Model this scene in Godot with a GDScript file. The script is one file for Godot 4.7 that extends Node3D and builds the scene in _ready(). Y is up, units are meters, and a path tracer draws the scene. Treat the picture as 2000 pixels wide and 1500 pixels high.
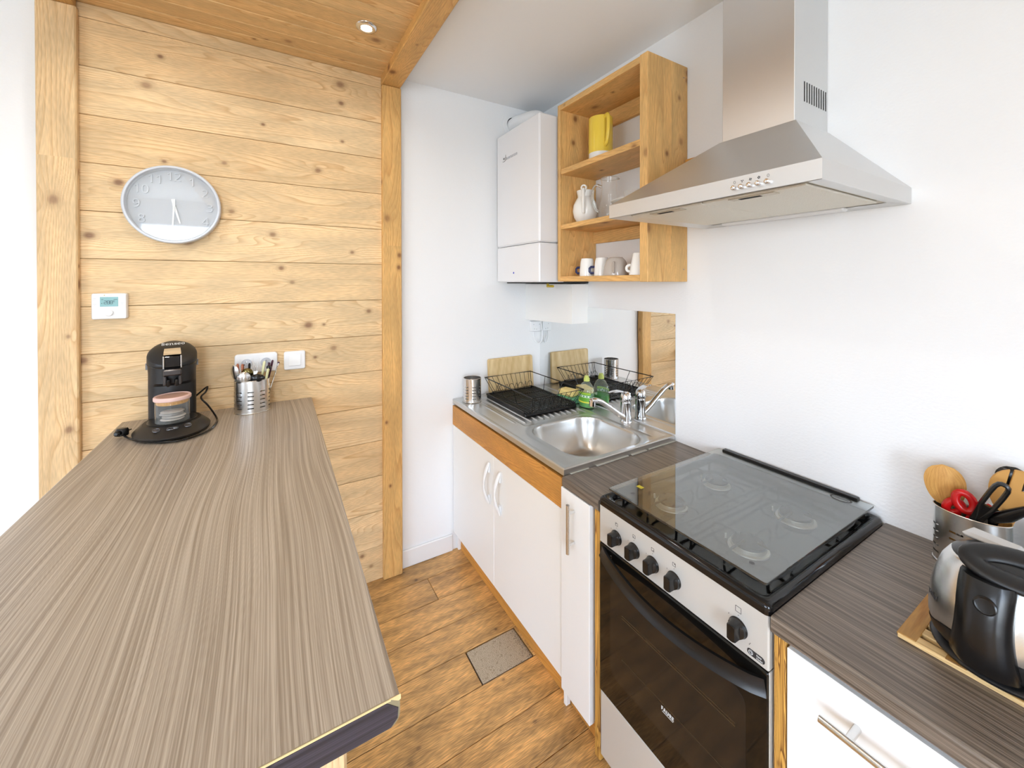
extends Node3D

# ---------------------------------------------------------------- mesh builder
class MB:
	var p := PackedVector3Array()
	var t := PackedVector2Array()
	var xf := Transform3D.IDENTITY
	var g := -1            # axis of the grain, -1: no mapping in metres
	var su := 1.0
	var sv := 1.0
	var ou := 0.0
	var ov := 0.0
	var org := Vector3.ZERO

	func tri(a: Vector3, b: Vector3, c: Vector3, ua := Vector2.ZERO, ub := Vector2.ZERO, uc := Vector2.ZERO) -> void:
		p.append(xf * a); p.append(xf * b); p.append(xf * c)
		t.append(ua); t.append(ub); t.append(uc)

	func quad(a: Vector3, b: Vector3, c: Vector3, d: Vector3) -> void:
		var o := Vector2(0, 0); var x := Vector2(1, 0); var y := Vector2(0, 1); var z := Vector2(1, 1)
		tri(a, b, c, o, x, z); tri(a, c, d, o, z, y)

	func tri_out(a: Vector3, b: Vector3, c: Vector3, m: Vector3) -> void:
		if (b - a).cross(c - a).dot((a + b + c) / 3.0 - m) < 0.0:
			tri(a, c, b)
		else:
			tri(a, b, c)

	func quad_out(a: Vector3, b: Vector3, c: Vector3, d: Vector3, m: Vector3) -> void:
		tri_out(a, b, c, m); tri_out(a, c, d, m)

	# box with chamfered edges
	func box(c: Vector3, s: Vector3, bev := 0.0) -> MB:
		var h := s * 0.5
		bev = minf(bev, minf(h.x, minf(h.y, h.z)) * 0.9)
		var pt := func(sx: float, sy: float, sz: float, k: int) -> Vector3:
			var q := Vector3(sx * (h.x - (0.0 if k == 0 else bev)), sy * (h.y - (0.0 if k == 1 else bev)), sz * (h.z - (0.0 if k == 2 else bev)))
			return c + q
		for k in 3:
			for sg in [-1.0, 1.0]:
				var q := []
				for e in [[-1, -1], [1, -1], [1, 1], [-1, 1]]:
					var v := [0.0, 0.0, 0.0]
					v[k] = sg; v[(k + 1) % 3] = float(e[0]); v[(k + 2) % 3] = float(e[1])
					q.append(pt.call(v[0], v[1], v[2], k))
				quad_out(q[0], q[1], q[2], q[3], c)
		if bev > 0.0:
			for k in 3:
				var k1 := (k + 1) % 3
				var k2 := (k + 2) % 3
				for s1 in [-1.0, 1.0]:
					for s2 in [-1.0, 1.0]:
						var lo := [0.0, 0.0, 0.0]; var hi := [0.0, 0.0, 0.0]
						lo[k] = -1.0; hi[k] = 1.0
						lo[k1] = s1; hi[k1] = s1; lo[k2] = s2; hi[k2] = s2
						quad_out(pt.call(lo[0], lo[1], lo[2], k1), pt.call(hi[0], hi[1], hi[2], k1), pt.call(hi[0], hi[1], hi[2], k2), pt.call(lo[0], lo[1], lo[2], k2), c)
			for sx in [-1.0, 1.0]:
				for sy in [-1.0, 1.0]:
					for sz in [-1.0, 1.0]:
						tri_out(pt.call(sx, sy, sz, 0), pt.call(sx, sy, sz, 1), pt.call(sx, sy, sz, 2), c)
		return self

	# box between two corners
	func bx(a: Vector3, b: Vector3, bev := 0.0) -> MB:
		return box((a + b) * 0.5, (b - a).abs(), bev)

	# rings of equal length joined to a skin; turned outwards by its volume
	func skin(rings: Array, closed := true, cap_a := true, cap_b := true) -> MB:
		var p0 := p.size()
		var m: int = rings[0].size()
		for i in rings.size() - 1:
			var a: PackedVector3Array = rings[i]
			var b: PackedVector3Array = rings[i + 1]
			for j in (m if closed else m - 1):
				var k := (j + 1) % m
				var u0 := Vector2(float(j) / m, float(i) / rings.size())
				var u1 := Vector2(float(j + 1) / m, float(i) / rings.size())
				var u2 := Vector2(float(j + 1) / m, float(i + 1) / rings.size())
				var u3 := Vector2(float(j) / m, float(i + 1) / rings.size())
				if a[j].distance_squared_to(a[k]) > 1e-12:
					tri(a[j], a[k], b[k], u0, u1, u2)
				if b[j].distance_squared_to(b[k]) > 1e-12:
					tri(a[j], b[k], b[j], u0, u2, u3)
		if closed:
			for e in [[cap_a, rings[0], true], [cap_b, rings[-1], false]]:
				if e[0]:
					var r: PackedVector3Array = e[1]
					var c := Vector3.ZERO
					for q in r:
						c += q
					c /= r.size()
					for j in m:
						var k := (j + 1) % m
						if r[j].distance_squared_to(r[k]) > 1e-12:
							if e[2]:
								tri(c, r[k], r[j])
							else:
								tri(c, r[j], r[k])
		var mid := Vector3.ZERO
		for i in range(p0, p.size()):
			mid += p[i]
		mid /= maxf(1.0, p.size() - p0)
		var vol := 0.0
		for i in range(p0, p.size(), 3):
			vol += (p[i] - mid).dot((p[i + 1] - mid).cross(p[i + 2] - mid))
		if vol < 0.0:
			flip(p0)
		return self

	func flip(from := 0) -> void:
		for i in range(from, p.size(), 3):
			var q := p[i + 1]; p[i + 1] = p[i + 2]; p[i + 2] = q
			var w := t[i + 1]; t[i + 1] = t[i + 2]; t[i + 2] = w

	# profile of (radius, height) turned round the y axis at c
	func lathe(c: Vector3, prof: Array, seg := 32, rx := 1.0, rz := 1.0) -> MB:
		var rings := []
		for q in prof:
			var r := PackedVector3Array()
			for j in seg:
				var a := TAU * j / seg
				r.append(c + Vector3(cos(a) * q[0] * rx, q[1], -sin(a) * q[0] * rz))
			rings.append(r)
		var same: bool = prof[0][0] == prof[-1][0] and prof[0][1] == prof[-1][1]
		return skin(rings, true, not same and prof[0][0] > 0.0, not same and prof[-1][0] > 0.0)

	# round bar along a path; r a number or one per point; fl flattens it along the second axis
	func tube(path: Array, r, sides := 8, loop := false, fl := 1.0, up := Vector3.UP) -> MB:
		var rings := []
		var n := path.size()
		var prev := Vector3.ZERO
		for i in n:
			var a: Vector3 = path[(i - 1 + n) % n] if loop or i > 0 else path[0]
			var b: Vector3 = path[(i + 1) % n] if loop or i < n - 1 else path[n - 1]
			var d := (b - a).normalized()
			var x: Vector3
			if i == 0:
				x = up.cross(d)
				if x.length() < 0.05:
					x = Vector3.RIGHT.cross(d)
					if x.length() < 0.05:
						x = Vector3.BACK.cross(d)
			else:
				x = prev - d * prev.dot(d)
			x = x.normalized()
			prev = x
			var y := d.cross(x)
			var rr: float = r if (r is float or r is int) else r[i]
			var ring := PackedVector3Array()
			for j in sides:
				var an := TAU * j / sides
				ring.append(path[i] + x * cos(an) * rr + y * sin(an) * rr * fl)
			rings.append(ring)
		if loop:
			rings.append(rings[0])
		return skin(rings, true, not loop, not loop)

	# flat outline (x, y) pushed from z0 to z1, with its rim rounded by bev on the z1 side
	func slab(poly: PackedVector2Array, z0: float, z1: float, bev := 0.0) -> MB:
		var pl := poly
		if not Geometry2D.is_polygon_clockwise(pl):
			pl = pl.duplicate(); pl.reverse()
		pl = pl.duplicate(); pl.reverse()
		var n := pl.size()
		var ins := PackedVector2Array()
		for i in n:
			var e0 := (pl[i] - pl[(i - 1 + n) % n]).normalized()
			var e1 := (pl[(i + 1) % n] - pl[i]).normalized()
			var nn := Vector2(-e0.y, e0.x) + Vector2(-e1.y, e1.x)
			var l := nn.length()
			if l < 0.1:
				ins.append(pl[i])
			else:
				nn /= l
				ins.append(pl[i] + nn * bev / maxf(0.35, nn.dot(Vector2(-e0.y, e0.x))))
		var sg := signf(z1 - z0)
		var idx := Geometry2D.triangulate_polygon(pl)
		for i in range(0, idx.size(), 3):
			var a := pl[idx[i]]; var b := pl[idx[i + 1]]; var c := pl[idx[i + 2]]
			if (b - a).cross(c - a) < 0.0:
				var w := idx[i + 1]; idx[i + 1] = idx[i + 2]; idx[i + 2] = w
		var p0 := p.size()
		for i in range(0, idx.size(), 3):
			var ia := idx[i]; var ib := idx[i + 1]; var ic := idx[i + 2]
			tri(_v(ins[ia], z1), _v(ins[ib], z1), _v(ins[ic], z1))
			tri(_v(pl[ia], z0), _v(pl[ic], z0), _v(pl[ib], z0))
		for i in n:
			var k := (i + 1) % n
			var zz := z1 - sg * bev
			quad(_v(pl[i], z0), _v(pl[k], z0), _v(pl[k], zz), _v(pl[i], zz))
			if bev > 0.0:
				quad(_v(pl[i], zz), _v(pl[k], zz), _v(ins[k], z1), _v(ins[i], z1))
		if sg < 0.0:
			flip(p0)
		return self

	func _v(a: Vector2, z: float) -> Vector3:
		return Vector3(a.x, a.y, z)

	func ball(c: Vector3, r: Vector3, seg := 16, rows := 8) -> MB:
		var rings := []
		for i in rows + 1:
			var th := PI * i / rows
			var ring := PackedVector3Array()
			for j in seg:
				var a := TAU * j / seg
				ring.append(c + Vector3(r.x * sin(th) * cos(a), -r.y * cos(th), r.z * sin(th) * sin(a)))
			rings.append(ring)
		return skin(rings, true, false, false)

	func mesh(angle := 40.0, shift := Vector3.ZERO) -> ArrayMesh:
		var n := p.size() / 3
		var fn := PackedVector3Array(); var fu := PackedVector3Array()
		fn.resize(n); fu.resize(n)
		var at := {}
		for i in n:
			var c := (p[i * 3 + 1] - p[i * 3]).cross(p[i * 3 + 2] - p[i * 3])
			fn[i] = c; fu[i] = c.normalized()
			if angle > 0.0:
				for k in 3:
					var key := Vector3i((p[i * 3 + k] * 20000.0).round())
					if at.has(key):
						at[key].append(i)
					else:
						at[key] = [i]
		var lim := cos(deg_to_rad(angle))
		var v := PackedVector3Array(); var nn := PackedVector3Array(); var uv := PackedVector2Array()
		v.resize(n * 3); nn.resize(n * 3); uv.resize(n * 3)
		for i in n:
			for k in 3:
				var src := i * 3 + k
				var dst: int = i * 3 + [0, 2, 1][k]
				v[dst] = p[src] - shift
				var nm := fn[i]
				if angle > 0.0:
					nm = Vector3.ZERO
					for j in at[Vector3i((p[src] * 20000.0).round())]:
						if fu[j].dot(fu[i]) > lim:
							nm += fn[j]
				nm = nm.normalized()
				nn[dst] = nm if nm.length() > 0.5 else Vector3.UP
				if g < 0:
					uv[dst] = t[src]
				else:
					var f := fu[i].abs()
					var dom := 0 if f.x > f.y and f.x > f.z else (1 if f.y > f.z else 2)
					var along := g
					var across := 3 - g - dom if dom != g else (g + 1) % 3
					if dom == g:
						along = (g + 2) % 3
					uv[dst] = Vector2(ou + (p[src][along] - org[along]) * su, ov + (p[src][across] - org[across]) * sv)
		var arr := []
		arr.resize(Mesh.ARRAY_MAX)
		arr[Mesh.ARRAY_VERTEX] = v; arr[Mesh.ARRAY_NORMAL] = nn; arr[Mesh.ARRAY_TEX_UV] = uv
		var me := ArrayMesh.new()
		me.add_surface_from_arrays(Mesh.PRIMITIVE_TRIANGLES, arr)
		return me

# ---------------------------------------------------------------- scene helpers
var taken := {}
var M := {}
var rng := RandomNumberGenerator.new()

func V(x: float, y: float, z: float) -> Vector3:
	return Vector3(x, y, z)

func numbered(n: String) -> String:
	var k: int = taken.get(n, 0)
	taken[n] = k + 1
	return n if k == 0 else "%s_%03d" % [n, k]

func tag(o: Node3D, label: String, cat := "", group := "", kind := "") -> void:
	o.set_meta("label", label)
	if cat: o.set_meta("category", cat)
	if group: o.set_meta("group", group)
	if kind: o.set_meta("kind", kind)

func thing(n: String, label: String, cat: String, at: Vector3, group := "", kind := "") -> Node3D:
	var o := Node3D.new()
	o.name = numbered(n)
	add_child(o)
	o.position = at
	tag(o, label, cat, group, kind)
	return o

func root_of(o: Node3D) -> Node3D:
	while o.get_parent() != self:
		o = o.get_parent()
	return o

# a part modelled in world coordinates under a thing
func part(n: String, mb: MB, mat: Material, parent: Node3D, angle := 40.0, label := "") -> MeshInstance3D:
	var o := MeshInstance3D.new()
	o.name = n
	o.mesh = mb.mesh(angle, root_of(parent).position)
	o.material_override = null
	o.mesh.surface_set_material(0, mat)
	parent.add_child(o, true)
	if label: o.set_meta("label", label)
	return o

func single(n: String, mb: MB, mat: Material, label: String, cat: String, at: Vector3, group := "", kind := "", angle := 40.0) -> MeshInstance3D:
	var o := MeshInstance3D.new()
	o.name = numbered(n)
	o.mesh = mb.mesh(angle, at)
	o.mesh.surface_set_material(0, mat)
	add_child(o)
	o.position = at
	tag(o, label, cat, group, kind)
	return o

# lettering: raised text; basis columns say where its right, up and out point
func text(n: String, s: String, h: float, at: Vector3, right: Vector3, up: Vector3, mat: Material, parent: Node3D, depth := 0.0006, bold := false, italic := false) -> MeshInstance3D:
	var tm := TextMesh.new()
	var f := SystemFont.new()
	f.font_names = PackedStringArray(["Droid Serif" if italic else "Droid Sans"])
	if bold: f.font_weight = 700
	if italic: f.font_italic = true
	tm.font = f
	tm.text = s
	tm.font_size = 48
	tm.pixel_size = h / 36.0
	tm.depth = depth
	tm.material = mat
	var o := MeshInstance3D.new()
	o.name = n
	o.mesh = tm
	var out := right.cross(up).normalized()
	o.transform = Transform3D(Basis(right.normalized(), up.normalized(), out), at - root_of(parent).position)
	parent.add_child(o, true)
	return o

func oval(rx: float, ry: float, n := 32, c := Vector2.ZERO) -> PackedVector2Array:
	var r := PackedVector2Array()
	for i in n:
		r.append(c + Vector2(cos(TAU * i / n) * rx, sin(TAU * i / n) * ry))
	return r

func rrect(w: float, h: float, r: float, n := 5, c := Vector2.ZERO) -> PackedVector2Array:
	var q := PackedVector2Array()
	for e in [[1, 1, 0.0], [-1, 1, 0.5], [-1, -1, 1.0], [1, -1, 1.5]]:
		for i in n + 1:
			var a: float = PI * (e[2] + 0.5 * i / n)
			q.append(c + Vector2(e[0] * (w / 2 - r) + cos(a) * r, e[1] * (h / 2 - r) + sin(a) * r))
	return q

# a smooth path through points
func curve(pts: Array, per := 6, loop := false) -> Array:
	var r := []
	var n := pts.size()
	for i in (n if loop else n - 1):
		var a: Vector3 = pts[(i - 1 + n) % n] if loop or i > 0 else pts[0]
		var b: Vector3 = pts[i]
		var c: Vector3 = pts[(i + 1) % n]
		var d: Vector3 = pts[(i + 2) % n] if loop or i + 2 < n else pts[n - 1]
		for k in per:
			r.append(b.cubic_interpolate(c, a, d, float(k) / per))
	if not loop: r.append(pts[n - 1])
	return r

# frames that turn slab's (x, y, z): face_x lies on a plane of constant x and looks to -x, and so on
func face_mx(at: Vector3) -> Transform3D:      # right = +z, up = +y, out = -x
	return Transform3D(Basis(Vector3(0, 0, 1), Vector3(0, 1, 0), Vector3(-1, 0, 0)), at)
func face_pz(at: Vector3) -> Transform3D:
	return Transform3D(Basis(Vector3(1, 0, 0), Vector3(0, 1, 0), Vector3(0, 0, 1)), at)
func face_py(at: Vector3) -> Transform3D:      # right = +x, up = -z, out = +y
	return Transform3D(Basis(Vector3(1, 0, 0), Vector3(0, 0, -1), Vector3(0, 1, 0)), at)

# ---------------------------------------------------------------- materials
func mat(c: Color, rough := 0.6, metal := 0.0) -> StandardMaterial3D:
	var m := StandardMaterial3D.new()
	m.albedo_color = c
	m.roughness = rough
	m.metallic = metal
	return m

func rgb(r: int, g: int, b: int) -> Color:
	return Color(r / 255.0, g / 255.0, b / 255.0)

func noise_tex(freq: float, w := 256, oct := 3, type := FastNoiseLite.TYPE_SIMPLEX_SMOOTH) -> NoiseTexture2D:
	var n := FastNoiseLite.new()
	n.noise_type = type
	n.frequency = freq
	n.fractal_octaves = oct
	var t := NoiseTexture2D.new()
	t.width = w; t.height = w
	t.seamless = true
	t.noise = n
	return t

func to_tex(w: int, h: int, d: PackedByteArray) -> ImageTexture:
	return ImageTexture.create_from_image(Image.create_from_data(w, h, false, Image.FORMAT_RGB8, d))

# boards one above the other, grain along u: rings warped round knots, fibre, slow mottling
func wood_tex(w: int, h: int, rows: int, sd: int, o: Dictionary) -> ImageTexture:
	var rg := RandomNumberGenerator.new()
	rg.seed = sd
	var nz := FastNoiseLite.new()
	nz.seed = sd; nz.frequency = 1.0; nz.fractal_type = FastNoiseLite.FRACTAL_NONE
	var d := PackedByteArray()
	d.resize(w * h * 3)
	var rh := h / rows
	var a: Color = o.a; var b: Color = o.b; var kc: Color = o.k
	var plen: float = o.plen; var pw: float = o.pw
	var wav: float = o.wav; var rc: float = o.rc; var fib: float = o.fib; var mot: float = o.mot
	for r in rows:
		var kn := []
		for q in int(o.knots) + rg.randi_range(0, 2):
			kn.append([rg.randf() * plen, rg.randf_range(0.1, 0.9), rg.randf_range(0.35, 1.0) * float(o.kr), rg.randf_range(0.45, 1.0)])
		var tone := rg.randf_range(1.0 - o.tone, 1.0 + o.tone)
		var warm: float = rg.randf_range(-1.0, 1.0) * o.tone * 0.5
		var rings: float = o.rings * rg.randf_range(0.7, 1.25)
		var off := rg.randf() * 50.0
		for i in w:
			var u := plen * i / w
			var act := []
			for k in kn:
				if absf(u - k[0]) < k[2] * 9.0:
					act.append(k)
			var s1 := nz.get_noise_2d(u * 0.7 + off, 91.0 + r) * wav
			for j in rh:
				var v := float(j) / rh
				var c := v + s1 + nz.get_noise_2d(u * 0.75 + off, v * 1.7 + r * 7.0) * wav * 0.9
				var kd := 0.0
				var kring := 0.0
				for k in act:
					var du: float = (u - k[0]) / (k[2] * 1.25)
					var dv: float = (v - k[1]) * pw / k[2]
					var q := du * du * 0.35 + dv * dv
					c += dv * k[2] / pw * 1.5 * exp(-q * 0.22) * (1.0 if q > 0.0 else 0.0)
					var e := du * du + dv * dv
					if e < 4.5:
						var f: float = clampf(1.45 - sqrt(e), 0.0, 1.0) * k[3]
						if f > kd:
							kd = f
						kring = maxf(kring, exp(-e * 0.5) * 0.35 * k[3])
				var x := c * rings
				x -= floorf(x)
				var line := x * x * x if x < 0.93 else (1.0 - x) * 11.5
				var fine := nz.get_noise_2d(u * 22.0 + off, v * rh * 0.42)
				var mo := nz.get_noise_2d(u * 3.1 + off, v * 2.3 + 40.0 + r * 3.0)
				var l := clampf(line * rc * (0.75 + 0.5 * mo), 0.0, 1.0)
				var m := tone * (1.0 + fine * fib + mo * mot)
				var cr := lerpf(lerpf(a.r, b.r, l), kc.r, maxf(kd * 0.68, kring)) * m
				var cg := lerpf(lerpf(a.g, b.g, l), kc.g, maxf(kd * 0.68, kring)) * m * (1.0 - warm * 0.4)
				var cb := lerpf(lerpf(a.b, b.b, l), kc.b, maxf(kd * 0.68, kring)) * m * (1.0 - warm)
				var at := ((r * rh + j) * w + i) * 3
				d[at] = int(clampf(cr, 0.0, 1.0) * 255.0)
				d[at + 1] = int(clampf(cg, 0.0, 1.0) * 255.0)
				d[at + 2] = int(clampf(cb, 0.0, 1.0) * 255.0)
	return to_tex(w, h, d)

# printed laminate: streaks along v
func streak_tex(w: int, h: int, sd: int, lo: Color, hi: Color, fx: float, fy: float, wav: float) -> ImageTexture:
	var nz := FastNoiseLite.new()
	nz.seed = sd; nz.frequency = 1.0; nz.fractal_type = FastNoiseLite.FRACTAL_NONE
	var d := PackedByteArray()
	d.resize(w * h * 3)
	for j in h:
		var y := float(j) / h
		for i in w:
			var x := float(i) / w
			var q := x + nz.get_noise_2d(x * 2.2, y * 1.6) * wav
			var s := 0.5 + 0.42 * nz.get_noise_2d(q * fx, y * fy) + 0.33 * nz.get_noise_2d(q * fx * 0.32, y * fy * 0.5 + 9.0) + 0.3 * nz.get_noise_2d(q * fx * 3.1, y * fy * 3.0 + 5.0)
			s = clampf(s, 0.0, 1.0)
			var at := (j * w + i) * 3
			d[at] = int(lerpf(lo.r, hi.r, s) * 255.0)
			d[at + 1] = int(lerpf(lo.g, hi.g, s) * 255.0)
			d[at + 2] = int(lerpf(lo.b, hi.b, s) * 255.0)
	return to_tex(w, h, d)

func textured(t: Texture2D, rough := 0.6, tint := Color.WHITE, relief := 0.0) -> StandardMaterial3D:
	var m := mat(tint, rough)
	m.albedo_texture = t
	if relief > 0.0:
		m.heightmap_enabled = true
		m.heightmap_texture = t
		m.heightmap_scale = relief
	return m

func glass(c: Color, alpha := 0.06) -> StandardMaterial3D:
	var m := mat(Color(c.r, c.g, c.b, alpha), 0.03)
	m.transparency = BaseMaterial3D.TRANSPARENCY_ALPHA
	return m

const PS := 1.0 / 2.2          # pine atlas: metres to u
const PV := 1.0 / (0.178 * 8)  # metres to v

# pine mapping on a builder: grain axis and a board number
func pine(mb: MB, axis: int, row := -1.0, org := Vector3.ZERO) -> MB:
	mb.g = axis
	mb.su = PS; mb.sv = PV
	mb.ou = rng.randf() * 0.42
	for q in mb.p:
		org[axis] = minf(org[axis], q[axis])
	mb.ov = (row if row >= 0.0 else float(rng.randi_range(0, 7))) / 8.0
	mb.org = org
	return mb

func make_materials() -> void:
	var pt := wood_tex(2048, 1024, 8, 11, {"a": rgb(226, 196, 150), "b": rgb(178, 130, 80), "k": rgb(96, 58, 36), "plen": 2.2, "pw": 0.178, "rings": 17.0, "rc": 0.6, "fib": 0.06, "mot": 0.07, "knots": 6, "kr": 0.015, "wav": 0.26, "tone": 0.045})
	M.pine = textured(pt, 0.55, Color.WHITE, 0.03)
	M.ceil_pine = textured(pt, 0.5, rgb(250, 240, 222), 0.03)
	M.beam = textured(pt, 0.55, rgb(243, 221, 178), 0.04)
	M.shelf = textured(pt, 0.5, rgb(255, 236, 198))
	M.honey = textured(pt, 0.5, rgb(232, 190, 122))
	M.trivet_dark = textured(pt, 0.6, rgb(196, 170, 120))
	M.trivet_light = textured(pt, 0.6, rgb(255, 252, 235))
	var ft := wood_tex(2048, 1024, 8, 5, {"a": rgb(204, 158, 98), "b": rgb(146, 103, 58), "k": rgb(80, 56, 36), "plen": 2.6, "pw": 0.156, "rings": 10.0, "rc": 0.42, "fib": 0.2, "mot": 0.19, "knots": 5, "kr": 0.011, "wav": 0.4, "tone": 0.08})
	M.floor = textured(ft, 0.38)
	var zt := wood_tex(512, 128, 1, 8, {"a": rgb(222, 170, 84), "b": rgb(92, 52, 18), "k": rgb(90, 52, 24), "plen": 0.9, "pw": 0.05, "rings": 7.0, "rc": 1.7, "fib": 0.08, "mot": 0.05, "knots": 1, "kr": 0.006, "wav": 0.5, "tone": 0.02})
	M.zebra = textured(zt, 0.45)
	M.laminate = textured(streak_tex(1024, 1024, 3, rgb(138, 124, 108), rgb(186, 174, 158), 230.0, 2.0, 0.024), 0.34)
	var dk := streak_tex(1024, 512, 4, rgb(84, 74, 65), rgb(142, 129, 116), 190.0, 4.0, 0.006)
	M.dark_laminate = textured(dk, 0.33)
	M.blue_laminate = textured(dk, 0.5, rgb(140, 145, 185))
	var nz := FastNoiseLite.new()
	nz.noise_type = FastNoiseLite.TYPE_CELLULAR
	nz.cellular_return_type = FastNoiseLite.RETURN_DISTANCE2_SUB
	nz.frequency = 0.15
	nz.fractal_type = FastNoiseLite.FRACTAL_NONE
	var d := PackedByteArray()
	d.resize(256 * 256 * 3)
	for j in 256:
		for i in 256:
			var s := clampf((nz.get_noise_2d(i, j) + 1.0) * 4.0, 0.0, 1.0)
			var e := clampf((i - 205.0) / 60.0 + nz.get_noise_2d(i * 0.6, j * 0.6 + 400.0) * 0.9 + 0.35, 0.0, 1.0) if i > 200 else 0.0
			for k in 3:
				d[(j * 256 + i) * 3 + k] = int(lerpf(lerpf([140.0, 124.0, 102.0][k], [196.0, 182.0, 160.0][k], s), 62.0, e * 0.8))
	M.crackle = textured(to_tex(256, 256, d), 0.6)
	var wall_relief := noise_tex(0.05, 256, 2)
	M.wall = mat(rgb(243, 243, 243), 0.75)
	M.wall.heightmap_enabled = true
	M.wall.heightmap_texture = wall_relief
	M.wall.heightmap_scale = 0.035
	M.wall.uv1_triplanar = true
	M.wall.uv1_world_triplanar = true
	M.wall.uv1_scale = Vector3(5.0, 9.0, 5.0)
	M.ceil_white = mat(rgb(248, 249, 250), 0.8)
	M.white_gloss = mat(rgb(244, 244, 243), 0.22)
	M.white_door = mat(rgb(245, 244, 241), 0.35)
	M.white_plastic = mat(rgb(240, 240, 240), 0.3)
	M.enamel = mat(rgb(238, 238, 240), 0.28)
	M.china = mat(rgb(243, 242, 238), 0.1)
	M.grey_china = mat(rgb(188, 178, 168), 0.12)
	M.yellow_china = mat(rgb(240, 208, 78), 0.2)
	M.navy = mat(rgb(28, 36, 84), 0.25)
	M.steel = mat(rgb(222, 221, 218), 0.26, 1.0)
	M.brushed = mat(rgb(218, 218, 217), 0.4, 1.0)
	M.brushed.anisotropy_enabled = true
	M.brushed.anisotropy = 0.5
	M.sink_steel = mat(rgb(206, 205, 202), 0.3, 1.0)
	M.polished = mat(rgb(220, 219, 217), 0.2, 1.0)
	M.chrome = mat(rgb(228, 228, 230), 0.06, 1.0)
	M.mirror = mat(rgb(236, 238, 238), 0.0, 1.0)
	M.black = mat(rgb(14, 14, 15), 0.27)
	M.black_matte = mat(rgb(19, 19, 20), 0.42)
	M.black_gloss = mat(rgb(16, 15, 16), 0.08)
	M.dark_hole = mat(rgb(14, 14, 14), 0.9)
	M.grey = mat(rgb(120, 120, 122), 0.5)
	M.light_grey = mat(rgb(190, 192, 195), 0.5)
	M.panel_silver = mat(rgb(214, 214, 210), 0.36, 0.35)
	M.aluminium = mat(rgb(202, 194, 178), 0.45, 0.7)
	M.glass = glass(Color(0.95, 0.98, 0.96))
	M.print_dark = mat(rgb(45, 45, 48), 0.5)
	M.print_white = mat(rgb(225, 228, 228), 0.5)
	M.chipboard = mat(rgb(150, 138, 108), 0.9)
	M.raw_wood = mat(rgb(235, 205, 150), 0.8)
	M.red = mat(rgb(196, 22, 24), 0.22)
	M.brown_knob = mat(rgb(120, 60, 40), 0.5)
	M.copper = mat(rgb(190, 120, 90), 0.3, 0.8)
	M.cream = mat(rgb(228, 226, 176), 0.4)
	M.purple = mat(rgb(70, 28, 54), 0.35)
	var bt := streak_tex(256, 256, 9, rgb(204, 170, 116), rgb(232, 206, 156), 60.0, 2.0, 0.02)
	M.bamboo = textured(bt, 0.6)
	M.spoon_wood = textured(bt, 0.6, rgb(238, 205, 150))
	M.sponge = mat(rgb(244, 220, 145), 0.95)
	M.green_cloth = mat(rgb(110, 180, 140), 0.95)
	M.pink_rim = mat(rgb(226, 190, 180), 0.5)
	M.yellow = mat(rgb(200, 170, 30), 0.4)
	M.lcd = mat(rgb(128, 176, 178), 0.25)
	M.blue_led = mat(rgb(30, 60, 190), 0.3)

func _ready() -> void:
	# ------------------------------------------------------------ camera
	var cam := Camera3D.new()
	cam.name = "camera"
	cam.position = Vector3(0, 1.5, 0)
	cam.basis = Basis.from_euler(Vector3(-0.0061735, -0.540002, -0.00168979))
	cam.near = 0.05
	cam.far = 50.0
	cam.keep_aspect = Camera3D.KEEP_HEIGHT
	cam.projection = Camera3D.PROJECTION_FRUSTUM
	cam.size = 2.0 * 0.05 * 750.0 / 787.776
	cam.frustum_offset = Vector2(0.0, -0.05 * (750.0 - 555.686) / 787.776)
	add_child(cam)
	cam.current = true
	# ------------------------------------------------------------ sky and exposure
	var we := WorldEnvironment.new()
	we.name = "environment"
	var en := Environment.new()
	en.background_mode = Environment.BG_SKY
	var sky := Sky.new()
	var sm := ProceduralSkyMaterial.new()
	sm.sky_top_color = Color(0.62, 0.74, 0.92)
	sm.sky_horizon_color = Color(0.93, 0.95, 0.97)
	sm.ground_horizon_color = Color(0.80, 0.80, 0.78)
	sm.ground_bottom_color = Color(0.55, 0.54, 0.52)
	sm.sky_energy_multiplier = 3.0
	sm.ground_energy_multiplier = 2.0
	sky.sky_material = sm
	en.sky = sky
	en.tonemap_mode = Environment.TONE_MAPPER_LINEAR
	en.tonemap_exposure = 0.97
	en.sdfgi_enabled = true
	en.ssao_enabled = true
	en.ssil_enabled = true
	we.environment = en
	add_child(we)
	# ------------------------------------------------------------ daylight of the window behind the camera, of the window's size
	for e in [[V(-0.9, 1.25, 2.57), Vector2(1.0, 2.0), 0.0, 6.6], [V(-3.17, 1.5, 0.9), Vector2(2.0, 1.5), -PI / 2, 3.6]]:
		var day := AreaLight3D.new()
		day.name = "window_daylight"
		day.area_size = e[1]
		day.light_color = Color(0.88, 0.945, 1.0)
		day.light_energy = e[3]
		day.shadow_enabled = true
		day.area_range = 20.0
		day.position = e[0]
		day.rotation = Vector3(deg_to_rad(14.0), e[2], 0)
		add_child(day, true)
	# energy of one ceiling spot
	spot_energy = 0.47

	rng.seed = 7
	make_materials()
	room()
	bar_side()
	wall_units()
	hood()
	sink_side()
	cooker()
	right_counter()

var spot_energy := 0.5
const XR := 1.473     # kitchen wall
const ZB := -2.106    # white end wall
const ZW := -2.085    # boarded end wall

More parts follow.
